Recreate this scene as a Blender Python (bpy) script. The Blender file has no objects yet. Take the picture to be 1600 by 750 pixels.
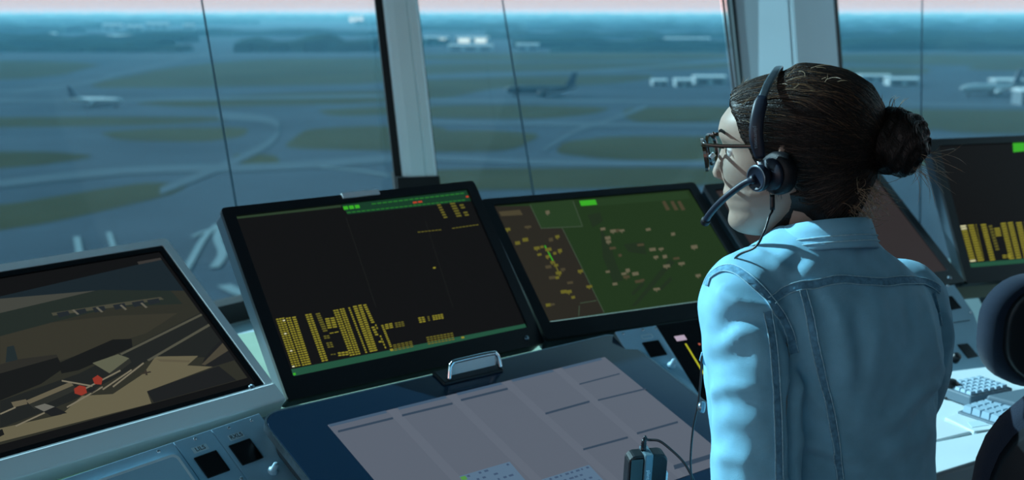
import bpy, bmesh, math, random
import numpy as np
from mathutils import Vector, Matrix
from mathutils.bvhtree import BVHTree
from mathutils import noise as mnoise
random.seed(7); rng = np.random.default_rng(7)
scene = bpy.context.scene
COL = scene.collection
R = math.radians

# ------------------------------------------------------------------ camera
F = 1800.0                                   # focal length in pixels of the 1600x750 frame
CAMZ = 1.45
PITCH = math.atan(355/1800.0)
CC, SS = math.cos(PITCH), math.sin(PITCH)
CAM = Vector((0, 0, CAMZ))
cam = bpy.data.cameras.new('camera'); camo = bpy.data.objects.new('camera', cam); COL.objects.link(camo)
cam.sensor_width = 36; cam.lens = 36*F/1600; cam.clip_end = 40000; cam.clip_start = .05
camo.location = CAM; camo.rotation_euler = (math.pi/2-PITCH, 0, 0)
cam.dof.use_dof = True; cam.dof.focus_distance = 1.60; cam.dof.aperture_fstop = 40.5/8.0
scene.camera = camo

def ray(px, py):                              # direction whose forward component is 1
    x = (px-800)/F; u = (375-py)/F
    return Vector((x, CC+u*SS, -SS+u*CC))
def at(px, py, d): return CAM + ray(px, py)*d
def on_plane(px, py, C, N):
    d = ray(px, py); return CAM + d*((C-CAM).dot(N)/d.dot(N))
def on_z(px, py, z):
    d = ray(px, py); return CAM + d*((z-CAMZ)/d.z)

# ------------------------------------------------------------------ materials
def s2l(c):
    f = lambda v: (v/12.92 if v <= .04045 else ((v+.055)/1.055)**2.4)
    return tuple(f(v/255.0) for v in c[:3])
MATS = {}
def mat(name, rgb=(128,128,128), rough=.5, metal=0, spec=.5, emit=None, estr=1.0, vary=0, vscale=20, bump=0, bscale=200, coat=0, lin=None, rvary=0, trans=0, sheen=0):
    if name in MATS: return MATS[name]
    m = bpy.data.materials.new(name); m.use_nodes = True
    nt = m.node_tree; b = nt.nodes['Principled BSDF']
    c = lin if lin else s2l(rgb)
    b.inputs['Base Color'].default_value = (*c, 1)
    b.inputs['Roughness'].default_value = rough
    b.inputs['Metallic'].default_value = metal
    b.inputs['Specular IOR Level'].default_value = spec
    b.inputs['Coat Weight'].default_value = coat
    b.inputs['Coat Roughness'].default_value = .08
    b.inputs['Sheen Weight'].default_value = sheen
    if emit is not None:
        b.inputs['Emission Color'].default_value = (*s2l(emit), 1)
        b.inputs['Emission Strength'].default_value = estr
    tc = nt.nodes.new('ShaderNodeTexCoord')
    if vary or rvary:
        n = nt.nodes.new('ShaderNodeTexNoise'); n.inputs['Scale'].default_value = vscale; n.inputs['Detail'].default_value = 5
        nt.links.new(tc.outputs['Object'], n.inputs['Vector'])
        if vary:
            r = nt.nodes.new('ShaderNodeValToRGB')
            r.color_ramp.elements[0].position = .3; r.color_ramp.elements[1].position = .7
            r.color_ramp.elements[0].color = (*[max(0, v*(1-vary)) for v in c], 1)
            r.color_ramp.elements[1].color = (*[v*(1+vary) for v in c], 1)
            nt.links.new(n.outputs['Fac'], r.inputs['Fac']); nt.links.new(r.outputs['Color'], b.inputs['Base Color'])
        if rvary:
            mr = nt.nodes.new('ShaderNodeMapRange'); mr.inputs[3].default_value = max(0, rough-rvary); mr.inputs[4].default_value = rough+rvary
            nt.links.new(n.outputs['Fac'], mr.inputs[0]); nt.links.new(mr.outputs[0], b.inputs['Roughness'])
    if bump:
        n2 = nt.nodes.new('ShaderNodeTexNoise'); n2.inputs['Scale'].default_value = bscale; n2.inputs['Detail'].default_value = 3
        nt.links.new(tc.outputs['Object'], n2.inputs['Vector'])
        bp = nt.nodes.new('ShaderNodeBump'); bp.inputs['Strength'].default_value = bump; bp.inputs['Distance'].default_value = .002
        nt.links.new(n2.outputs['Fac'], bp.inputs['Height']); nt.links.new(bp.outputs['Normal'], b.inputs['Normal'])
    MATS[name] = m; return m
def scr(name, rgb, k=1.0):                    # a lit patch of a display
    return mat('screen_'+name, (6,6,7), rough=.22, spec=.05, emit=rgb, estr=k)

M_black = mat('black_plastic', (22,25,29), rough=.38, spec=.35, bump=.15, bscale=600)
M_blackg = mat('black_gloss', (10,12,15), rough=.16, spec=.5)
M_side = mat('monitor_side_metal', (70,88,100), rough=.35, metal=.6)
M_silver = mat('satin_silver', (216,228,232), rough=.35, metal=.1, rvary=.08, vscale=60)
M_chrome = mat('chrome', (215,222,228), rough=.09, metal=1)
M_steel = mat('brushed_steel', (120,135,145), rough=.3, metal=.9, vary=.15, vscale=90)
M_panel = mat('grey_blue_panel', (148,186,206), rough=.42, spec=.4, bump=.12, bscale=900)
M_panel2 = mat('grey_blue_panel_raised', (154,192,210), rough=.4, spec=.4, bump=.12, bscale=900)
M_cheek = mat('console_side', (92,112,116), rough=.5)
M_desk = mat('desk_blue_grey', (96,132,148), rough=.5, vary=.06, vscale=9)
M_ledge = mat('pale_green_ledge', (150,172,150), rough=.45, vary=.08, vscale=7)
M_sill = mat('window_sill_paint', (172,192,200), rough=.5, vary=.05, vscale=5)
M_glassblue = mat('navy_display_glass', (16,38,58), rough=.2, spec=.45, coat=.1)
M_mull = mat('mullion_paint', (222,240,244), rough=.38, vary=.03, vscale=4)
M_gasket = mat('black_rubber', (14,17,20), rough=.7)
M_white = mat('white_plastic', (205,214,218), rough=.4)
M_paper = mat('white_worktop', (200,214,218), rough=.45, vary=.03, vscale=8)
M_key = mat('pale_keycap', (150,176,192), rough=.45)
M_keyb = mat('keyboard_body', (86,104,116), rough=.5)
M_navy = mat('navy_chair_fabric', (22,33,49), rough=.85, spec=.2, bump=.5, bscale=900, sheen=.1)
M_wall = mat('wall_paint', (150,160,165), rough=.7, vary=.04, vscale=3)
M_ceil = mat('ceiling_paint', (120,128,132), rough=.8, vary=.03, vscale=3)
M_floor = mat('carpet', (44,52,60), rough=.95, vary=.2, vscale=60, bump=.4, bscale=300)
M_skin = mat('skin', (154,132,118), rough=.5, spec=.35, vary=.05, vscale=60, bump=.08, bscale=900)
M_skin.node_tree.nodes['Principled BSDF'].inputs['Subsurface Weight'].default_value = .12
M_skin.node_tree.nodes['Principled BSDF'].inputs['Subsurface Radius'].default_value = (.01,.004,.002)
M_lip = mat('lip_skin', (170,110,100), rough=.45)
M_eye = mat('eye_white', (215,215,210), rough=.15)
M_iris = mat('iris', (50,36,26), rough=.1)
M_hair = mat('dark_brown_hair', (22,16,12), rough=.42, spec=.4, vary=.3, vscale=70, bump=.5, bscale=500)
M_strand = mat('hair_strand', (66,48,34), rough=.3, spec=.6)
M_lightstrand = mat('light_hair_strand', (150,128,100), rough=.35, spec=.6)
M_denim = mat('light_denim', (122,182,208), rough=.75, spec=.25, vary=.10, vscale=28, bump=.35, bscale=1400, sheen=.1)
M_seam = mat('denim_seam', (94,146,174), rough=.8, spec=.2, vary=.28, vscale=170)
M_thread = mat('pale_seam_edge', (150,196,212), rough=.8, vary=.2, vscale=300)
M_trousers = mat('dark_trousers', (28,32,42), rough=.9, vary=.1, vscale=40)
M_headset = mat('headset_black', (20,30,46), rough=.42, spec=.4)
M_cushion = mat('headset_leatherette', (10,13,20), rough=.55, spec=.35, bump=.3, bscale=700)
M_tortoise = mat('tortoiseshell', (42,32,18), rough=.2, vary=.6, vscale=90, coat=.5)
M_cable = mat('black_cable', (12,16,22), rough=.4)
M_grey_text = mat('grey_print', (110,135,150), rough=.5)
M_ink = mat('dark_print', (12,20,30), rough=.6)
M_lab = mat('label_plate', (186,208,216), rough=.5)

def glass_mat(name, tint=(1,1,1), refl=.9, lo=.0):
    m = bpy.data.materials.new(name); m.use_nodes = True; nt = m.node_tree; nt.nodes.clear()
    o = nt.nodes.new('ShaderNodeOutputMaterial'); mx = nt.nodes.new('ShaderNodeMixShader')
    t = nt.nodes.new('ShaderNodeBsdfTransparent'); t.inputs[0].default_value = (*tint, 1)
    g = nt.nodes.new('ShaderNodeBsdfGlossy'); g.inputs['Roughness'].default_value = .02
    fr = nt.nodes.new('ShaderNodeFresnel'); fr.inputs[0].default_value = 1.35
    mu = nt.nodes.new('ShaderNodeMath'); mu.operation = 'MULTIPLY_ADD'; mu.inputs[1].default_value = refl; mu.inputs[2].default_value = lo
    nt.links.new(fr.outputs[0], mu.inputs[0]); nt.links.new(mu.outputs[0], mx.inputs[0])
    nt.links.new(t.outputs[0], mx.inputs[1]); nt.links.new(g.outputs[0], mx.inputs[2]); nt.links.new(mx.outputs[0], o.inputs[0])
    return m
M_pane = glass_mat('window_glass', (.41,.60,.665), .6)
M_lens = glass_mat('spectacle_lens', (.75,.82,.85), .25, .0)

# ------------------------------------------------------------------ mesh helpers
class MB:
    def __init__(s): s.v = []; s.f = []; s.m = []; s.smooth = []
    def add(s, vs, fs, mi=0, sm=False):
        o = len(s.v); s.v += [tuple(v) for v in vs]
        for f in fs: s.f.append([i+o for i in f]); s.m.append(mi); s.smooth.append(sm)
        return s
    def box(s, lo, hi, mi=0, bev=0):
        if bev > 0: return s.rbox(lo, hi, bev, mi)
        x0,y0,z0 = lo; x1,y1,z1 = hi
        s.add([(x0,y0,z0),(x1,y0,z0),(x1,y1,z0),(x0,y1,z0),(x0,y0,z1),(x1,y0,z1),(x1,y1,z1),(x0,y1,z1)],
              [(0,3,2,1),(4,5,6,7),(0,1,5,4),(1,2,6,5),(2,3,7,6),(3,0,4,7)], mi); return s
    def rbox(s, lo, hi, bev, mi=0, seg=2):
        bm = bmesh.new(); bmesh.ops.create_cube(bm, size=1)
        for v in bm.verts: v.co = Vector([lo[i]+(v.co[i]+.5)*(hi[i]-lo[i]) for i in range(3)])
        bmesh.ops.bevel(bm, geom=bm.edges[:], offset=bev, segments=seg, profile=.5, affect='EDGES')
        bm.verts.ensure_lookup_table(); bm.verts.index_update()
        s.add([v.co[:] for v in bm.verts], [[v.index for v in f.verts] for f in bm.faces], mi); bm.free(); return s
    def prism(s, poly, z0, z1, mi=0):         # poly: list of (x, y), counter-clockwise
        n = len(poly)
        s.add([(x,y,z0) for x,y in poly]+[(x,y,z1) for x,y in poly],
              [tuple(range(n-1,-1,-1)), tuple(range(n,2*n))]+[(i,(i+1)%n,n+(i+1)%n,n+i) for i in range(n)], mi); return s
    def prism_y(s, poly, y0, y1, mi=0):       # poly in (x, z); y0 is the near face
        n = len(poly)
        s.add([(x,y0,z) for x,z in poly]+[(x,y1,z) for x,z in poly],
              [tuple(range(n)), tuple(range(2*n-1,n-1,-1))]+[((i+1)%n,i,n+i,n+(i+1)%n) for i in range(n)], mi); return s
    def tube(s, pts, r, n=10, mi=0, caps=True, closed=False):
        P = [Vector(p) for p in pts]; k = len(P)
        rs = r if hasattr(r, '__len__') else [r]*k
        T = []
        for i in range(k):
            a = P[(i-1) % k] if (i > 0 or closed) else P[i]; b = P[(i+1) % k] if (i < k-1 or closed) else P[i]
            T.append((b-a).normalized())
        up = Vector((0,0,1)) if abs(T[0].z) < .9 else Vector((1,0,0))
        N = (up - T[0]*up.dot(T[0])).normalized(); vs = []
        for i in range(k):
            N = (N - T[i]*N.dot(T[i])).normalized(); B = T[i].cross(N)
            for j in range(n):
                a = 2*math.pi*j/n; vs.append(P[i]+(N*math.cos(a)+B*math.sin(a))*rs[i])
        fs = []
        for i in range(k if closed else k-1):
            for j in range(n):
                i2 = (i+1) % k
                fs.append((i*n+j, i*n+(j+1)%n, i2*n+(j+1)%n, i2*n+j))
        if caps and not closed: fs += [tuple(range(n-1,-1,-1)), tuple(range((k-1)*n, k*n))]
        s.add(vs, fs, mi, True); return s
    def loft(s, rings, mi=0, caps=True, sm=True):
        n = len(rings[0]); vs = [p for r in rings for p in r]; fs = []
        for i in range(len(rings)-1):
            for j in range(n): fs.append((i*n+j, i*n+(j+1)%n, (i+1)*n+(j+1)%n, (i+1)*n+j))
        if caps: fs += [tuple(range(n-1,-1,-1)), tuple(range((len(rings)-1)*n, len(rings)*n))]
        s.add(vs, fs, mi, sm); return s
    def lathe(s, prof, C=(0,0,0), axis=(0,0,1), n=28, mi=0, sx=1, sy=1):   # prof: (radius, height)
        A = Vector(axis).normalized(); t = Vector((1,0,0)) if abs(A.x) < .8 else Vector((0,1,0))
        X = (t-A*t.dot(A)).normalized(); Y = A.cross(X); C = Vector(C)
        s.loft([[C+A*h+(X*math.cos(2*math.pi*j/n)*sx+Y*math.sin(2*math.pi*j/n)*sy)*max(r,1e-5) for j in range(n)] for r,h in prof], mi); return s
    def build(s, name, mats, parent=None, smooth=None, world=None):
        me = bpy.data.meshes.new(name); me.from_pydata(s.v, [], s.f)
        for m in (mats if isinstance(mats, (list,tuple)) else [mats]): me.materials.append(m)
        me.polygons.foreach_set('material_index', s.m)
        me.polygons.foreach_set('use_smooth', s.smooth if smooth is None else [smooth]*len(s.f))
        me.update()
        o = bpy.data.objects.new(name, me); COL.objects.link(o)
        if parent is not None: o.parent = parent
        if world is not None: o.matrix_world = world
        return o
def rrect(x0, z0, x1, z1, r, n=5):
    P = []
    for cx, cz, a0 in ((x1-r, z1-r, 0), (x0+r, z1-r, 90), (x0+r, z0+r, 180), (x1-r, z0+r, 270)):
        for i in range(n+1):
            a = R(a0+90*i/n); P.append((cx+r*math.cos(a), cz+r*math.sin(a)))
    return P
def ring_plate(mb, outer, inner, y0, y1, mi=0):        # a frame between two rounded outlines with equal counts (x, z)
    n = len(outer)
    vs = [(x,y0,z) for x,z in outer]+[(x,y0,z) for x,z in inner]+[(x,y1,z) for x,z in outer]+[(x,y1,z) for x,z in inner]
    fs = []
    for i in range(n):
        j = (i+1) % n
        fs += [(i,j,n+j,n+i)[::1], (2*n+j,2*n+i,3*n+i,3*n+j), (j,i,2*n+i,2*n+j), (n+i,n+j,3*n+j,3*n+i)]
    mb.add(vs, fs, mi); return mb
def tag(o, label=None, cat=None, group=None, kind=None):
    if label: o['label'] = label
    if cat: o['category'] = cat
    if group: o['group'] = group
    if kind: o['kind'] = kind
    return o
def empty(name, M):
    e = bpy.data.objects.new(name, None); COL.objects.link(e); e.empty_display_size = .1
    e.matrix_world = M if isinstance(M, Matrix) else Matrix.Translation(Vector(M)); return e
def frame(C, yaw, tilt=0):                              # local X right, Z up the face, -Y towards the viewer
    r = Vector((math.cos(yaw), math.sin(yaw), 0)); n = Vector((math.sin(yaw), -math.cos(yaw), 0))
    up = Vector((0,0,1))*math.cos(tilt) - n*math.sin(tilt); N = n*math.cos(tilt)+Vector((0,0,1))*math.sin(tilt)
    M = Matrix((( r.x,-N.x,up.x,C[0]),(r.y,-N.y,up.y,C[1]),(r.z,-N.z,up.z,C[2]),(0,0,0,1)))
    return M
class Face:                                             # picks a place on a face from the photograph
    def __init__(s, M, y=0): s.M = M; s.y = y; s.N = -(M.col[1].xyz); s.C = M.translation - s.N*y*1.0; s.C = M @ Vector((0,y,0)); s.I = M.inverted()
    def __call__(s, px, py):
        p = s.I @ on_plane(px, py, s.C, s.N); return (p.x, p.z)
def text_mesh(txt, size, name, m, parent, M, depth=.0002):
    cu = bpy.data.curves.new(name, 'FONT'); cu.body = txt; cu.size = size; cu.align_x = 'CENTER'; cu.align_y = 'CENTER'; cu.extrude = depth
    t = bpy.data.objects.new('tmp_text', cu); COL.objects.link(t)
    dg = bpy.context.evaluated_depsgraph_get(); me = bpy.data.meshes.new_from_object(t.evaluated_get(dg)); me.name = name
    bpy.data.objects.remove(t); bpy.data.curves.remove(cu)
    me.materials.clear(); me.materials.append(m)
    o = bpy.data.objects.new(name, me); COL.objects.link(o)
    if parent: o.parent = parent
    o.matrix_local = M; return o
TEXT_UP = Matrix(((1,0,0,0),(0,0,-1,0),(0,1,0,0),(0,0,0,1)))    # text XY -> local X, Z facing -Y
def bez(pts, n=24):                                     # Catmull-Rom through points
    P = [Vector(p) for p in pts]; P = [P[0]*2-P[1]]+P+[P[-1]*2-P[-2]]; out = []
    segs = len(P)-3; per = max(2, n//segs)
    for i in range(segs):
        p0,p1,p2,p3 = P[i:i+4]
        for k in range(per):
            t = k/per
            out.append(.5*((2*p1)+(p2-p0)*t+(2*p0-5*p1+4*p2-p3)*t*t+(3*p1-p0-3*p2+p3)*t**3))
    out.append(P[-2]); return out

# ------------------------------------------------------------------ monitors
class Screen:
    def __init__(s, M, half=(.259,.162)):
        s.face = Face(M, .002); s.mb = MB(); s.mats = []; s.h = half
    def mi(s, m):
        if m not in s.mats: s.mats.append(m)
        return s.mats.index(m)
    def local(s, pts, m, layer):
        y = .002-.00025*layer
        hx, hz = s.h
        pts = [(max(-hx,min(hx,x)), max(-hz,min(hz,z))) for x,z in pts]
        a = sum(pts[i][0]*pts[(i+1)%len(pts)][1]-pts[(i+1)%len(pts)][0]*pts[i][1] for i in range(len(pts)))
        if a < 0: pts = pts[::-1]
        s.mb.add([(x,y,z) for x,z in pts], [tuple(range(len(pts)))], s.mi(m))
    def poly(s, px, m, layer=1): s.local([s.face(*p) for p in px], m, layer)
    def words(s, tl, tr, bl, rows, m, layer=2, fill=1.0, cell=None, alt=None):
        a, b, c = [Vector(s.face(*p)) for p in (tl, tr, bl)]
        dx, dz = b-a, c-a
        for i in range(rows):
            if random.random() > fill: continue
            x = 0.0
            n = cell or 1
            for k in range(n):
                t0, t1 = k/n, (k+.79)/n
                z0, z1 = (i+.20)/rows, (i+.78)/rows
                mm = alt if (alt and random.random() < .1) else m
                P = [a+dx*t0+dz*z0, a+dx*t1+dz*z0, a+dx*t1+dz*z1, a+dx*t0+dz*z1]
                s.local([(p.x,p.y) for p in P], mm, layer)
def make_monitor(label, C, yaw, tilt, draw, frame_mat=None, side_mat=None, group=None):
    M = frame(C, yaw, tilt); root = empty('monitor', M)
    tag(root, label, 'monitor', group)
    O = rrect(-.2835,-.203,.2835,.181,.008,3); I = rrect(-.2595,-.1625,.2595,.1625,.003,3)
    if frame_mat:                             # wide black glass border inside a pale outer frame with a deep lower lip
        O = rrect(-.2865,-.189,.2865,.190,.008,3); I = rrect(-.271,-.1865,.271,.1745,.003,3)
        I2 = rrect(-.2595,-.1765,.2595,.1625,.003,3); ring_plate(MB(), I, I2, -.001, .004).build('glass_border', M_blackg, root, smooth=False)
        MB().box((-.2865,-.006,-.228),(.2865,.03,-.1895), 0, .003).build('lower_lip', M_silver, root)
    ring_plate(MB(), O, I, -.003, .006).build('bezel', frame_mat or M_black, root, smooth=False)
    O2 = rrect(-.282,-.2015,.282,.1795,.008,3); B2 = rrect(-.25,-.16,.25,.14,.01,3)
    hb = MB(); n = len(O2)
    hb.loft([[(x,.006,z) for x,z in O2],[(x,.036,z) for x,z in O2],[(x,.058,z) for x,z in B2]], 0, True, False)
    for k in range(9): hb.box((-.18,.0575,-.05+k*.018),(.18,.0592,-.044+k*.018), 0)
    hb.build('housing', side_mat or M_side, root, smooth=False)
    s = Screen(M); draw(s)
    s.mb.build('screen', s.mats, root)
    # stand: a hinge on the back and a foot standing on the ledge
    st = MB(); Mi = M.inverted()
    h = Mi @ Vector((M.translation.x, M.translation.y, LEDGE_Z)); 
    back = Vector((0,.056,-.02)); w = M @ back
    footp = Mi @ Vector((w.x, w.y, LEDGE_Z+.008)) if w.z > LEDGE_Z+.03 else back
    st.box((-.05,.054,-.07),(.05,.066,.03))
    st.tube([back, back.lerp(footp,.5), footp], [.016,.016,.02], 12)
    st.build('stand', M_black, root)
    fb = MB(); A = (Mi.to_3x3() @ Vector((0,0,1)))
    fb.lathe([(0,-.008),(.07,-.008),(.07,-.002),(.03,.004),(0,.004)], footp, A, 24); fb.build('foot', M_black, root)
    bt = MB().lathe([(0,-.0045),(.005,-.0045),(.0055,-.002),(.0055,0)], (.245,-.0005,-.185), (0,1,0), 14); bt.build('power_button', M_steel, root)
    return root, M
LEDGE_Z = .775

DARK = scr('dark', (19,20,21))
YEL = scr('yellow', (140,133,44)); YDIM = scr('dim_yellow', (100,96,38)); YW = scr('pale_yellow', (222,218,170))
GRN = scr('green', (58,170,40)); GDK = scr('dark_green', (24,58,40)); GBAR = scr('bar_green', (36,82,62)); GLN = scr('line_green', (44,62,44)); RED = scr('red', (190,62,40))
def draw_list(s):
    s.local([(-.259,-.162),(.259,-.162),(.259,.162),(-.259,.162)], DARK, 0)
    s.poly([(369,338),(533,320),(533,324),(371,342)], GLN, 1)
    s.poly([(533,319),(729,297),(736,314),(543,335)], GDK, 1)
    s.words((535,321),(562,318),(538,330), 1, GRN, 2, cell=3)
    s.words((541,331),(727,311),(543,334), 1, scr('mid_green',(38,108,44)), 2, cell=26)
    s.words((580,317),(726,300),(581,321), 1, scr('mid_green',(38,108,44)), 2, cell=18)
    s.words((644,315),(660,313),(646,319), 1, RED, 3, cell=2); s.words((727,306),(732,305),(729,310), 1, RED, 3)
    for x, w in ((682,7),(702,10),(715,8)): s.words((x,319-(x-682)*.11),(x+w,318-(x-682)*.11),(x+12,342-(x-682)*.11), 6, YDIM, 2, .9)
    s.words((652,362),(690,358),(653,364), 1, YDIM, 2, cell=7); s.words((706,356),(748,350),(707,358), 1, YDIM, 2, cell=8)
    s.words((676,417),(681,416),(677,421), 1, YEL, 2)
    s.poly([(540,340),(541.3,340),(588,480),(586.7,480)], scr('hairline',(27,29,28)), 1)
    s.poly([(664,345),(665,345),(708,480),(707,480)], scr('hairline',(27,29,28)), 1)
    o = lambda x, y: (400+x/4.706, 470+y/4.706)
    for x0,x1,y0,xb,yb,c in ((145,210,131,268,494,3),(216,256,124,342,482,2),(263,296,117,380,474,1),(360,410,99,485,452,2),(565,606,67,692,410,2),
        (612,650,58,735,402,2),(676,692,48,806,388,1),(710,745,38,838,381,1),(748,780,30,868,375,1)):
        rows = max(4, round((yb-y0)/16)); s.words(o(x0,y0), o(x1,y0-(x1-x0)*.17), o(xb,yb), rows, YEL, 2, cell=c, alt=YW if x0==145 else None)
    s.words(o(785,27), o(813,22), o(850,168), 9, YEL, 2); s.words(o(845,190), o(872,185), o(915,330), 8, YEL, 2, .85); s.words(o(872,172), o(884,170), o(950,355), 9, YEL, 2, .55)
    s.words(o(435,92), o(475,85), o(495,232), 9, YDIM, 2); s.words(o(505,128), o(582,118), o(528,208), 5, YEL, 2, cell=2); s.words(o(540,236), o(612,222), o(543,246), 1, YEL, 2, cell=2)
    s.words(o(495,256), o(540,250), o(503,284), 2, YDIM, 2, cell=2); s.words(o(513,307), o(560,300), o(530,350), 3, YDIM, 2, cell=2)
    s.words(o(600,378), o(680,368), o(607,412), 2, YEL, 2, cell=3); s.words(o(548,392), o(588,387), o(550,402), 1, YDIM, 2, cell=2)
    s.words(o(918,178), o(938,175), o(985,345), 12, YEL, 2); s.words(o(980,350), o(1008,345), o(990,378), 1, YEL, 3)
    s.words(o(945,172), o(1005,160), o(955,212), 3, YEL, 2, cell=2); s.words(o(1018,160), o(1088,148), o(1028,200), 3, YDIM, 2, cell=3)
    s.words(o(1190,122), o(1240,114), o(1203,166), 3, YEL, 2, cell=2); s.words(o(1258,114), o(1275,111), o(1268,152), 3, YDIM, 2); s.words(o(1293,108), o(1375,94), o(1303,146), 3, YEL, 2, cell=4)
    s.words(o(1005,322), o(1150,292), o(1018,372), 4, YDIM, 2, cell=5); s.words(o(1250,265), o(1450,230), o(1265,326), 4, YDIM, 2, .9, cell=8)
    s.words(o(1505,262), o(1532,257), o(1512,284), 1, YEL, 3)
    s.poly([(455,577),(820,506),(823,512),(458,588)], GBAR, 1)
    s.words((457,582),(462,581),(459,588), 1, GRN, 2)
GB = scr('map_green', (34,54,30)); GB2 = scr('map_green_light', (38,60,35)); BR = scr('map_brown', (42,40,34)); BR2 = scr('map_tan', (72,66,48)); LNE = scr('map_line', (62,78,60)); PALE = scr('map_pale', (98,94,74)); DKG = scr('map_dark', (34,48,32)); CYD = scr('map_edge', (120,160,160))
def draw_map(s):
    s.local([(-.259,-.162),(.259,-.162),(.259,.162),(-.259,.162)], GB, 0)
    s.poly([(771,320),(828,322),(845,357),(880,357),(944,489),(859,503)], BR, 1)
    s.poly([(828,318),(894,312),(909,354),(845,357)], GB2, 2)
    for a, b in (((828,320),(846,358)),((846,357),(910,354)),((895,314),(910,354)),((878,356),(944,489)),((905,478),(904,494)),((906,474),(932,470))):
        d = Vector((b[1]-a[1], a[0]-b[0])).normalized()*.6
        s.poly([(a[0]-d.x,a[1]-d.y),(b[0]-d.x,b[1]-d.y),(b[0]+d.x,b[1]+d.y),(a[0]+d.x,a[1]+d.y)], LNE, 3)
    s.poly([(779,331),(812,328),(817,336),(783,338)], BR2, 2)
    s.poly([(905,314),(930,312),(933,320),(908,322)], GRN, 2); s.poly([(930,312),(1072,299),(1078,310),(933,322)], GB2, 1)
    for x in (1034,1047,1058): s.poly([(x,315),(x+5,314),(x+13,328),(x+7,329)], BR2, 2)
    o = lambda x, y: (750+x/2.5, 250+y/2.5)
    for poly in ([(420,215),(470,205),(480,240),(440,265)],[(470,260),(510,330),(530,400),(560,470),(520,480),(480,380)],[(590,575),(740,385),(760,400),(610,570)],[(590,520),(640,470),(640,490),(600,530)],[(700,500),(745,455),(750,470),(710,510)],[(560,330),(640,320),(650,370),(580,360)]):
        s.poly([o(*p) for p in poly], DKG, 2)
    pts = [(105,272),(185,262),(145,325),(175,312),(220,345),(240,340),(230,370),(265,350),(300,300),(275,312),(310,355),(290,365),(262,378),(280,400),(295,412),(265,418),(322,428),(305,442),(280,460),(300,460),(325,515),(345,515),(362,537),(265,567),(280,565),(390,435),(425,495),(350,480),
           (478,270),(518,278),(535,275),(552,276),(497,305),(500,320),(516,345),(545,373),(655,272),(752,290),(625,332),(672,350),(705,348),(685,380),(720,378),(765,385),(785,405),(727,415),(497,437),(575,432),(560,445),(605,445),(570,457),(615,475),(632,470),(525,485),(688,505),(850,452),(262,205),(835,340)]
    for i, (x, y) in enumerate(pts):
        w = random.uniform(6, 13); h = random.uniform(4, 7)
        m = (YDIM if i < 28 else PALE) if random.random() < .7 else BR2
        s.poly([o(x-w,y-h+2), o(x+w,y-h-1), o(x+w+3,y+h-1), o(x-w+3,y+h+2)], m, 4)
        if random.random() < .5: s.poly([o(x-2,y+h), o(x+2,y+h), o(x+5,y+h+6), o(x+1,y+h+6)], m, 4)
    for x0,y0,x1,y1 in ((250,335,285,400),(285,395,310,455)): s.poly([o(x0,y0),o(x0+5,y0),o(x1+5,y1),o(x1,y1)], GRN if x0==250 else YDIM, 3)
    s.local([(-.259,-.1605),(-.259,-.158),(.259,-.158),(.259,-.1605)], CYD, 3)
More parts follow.
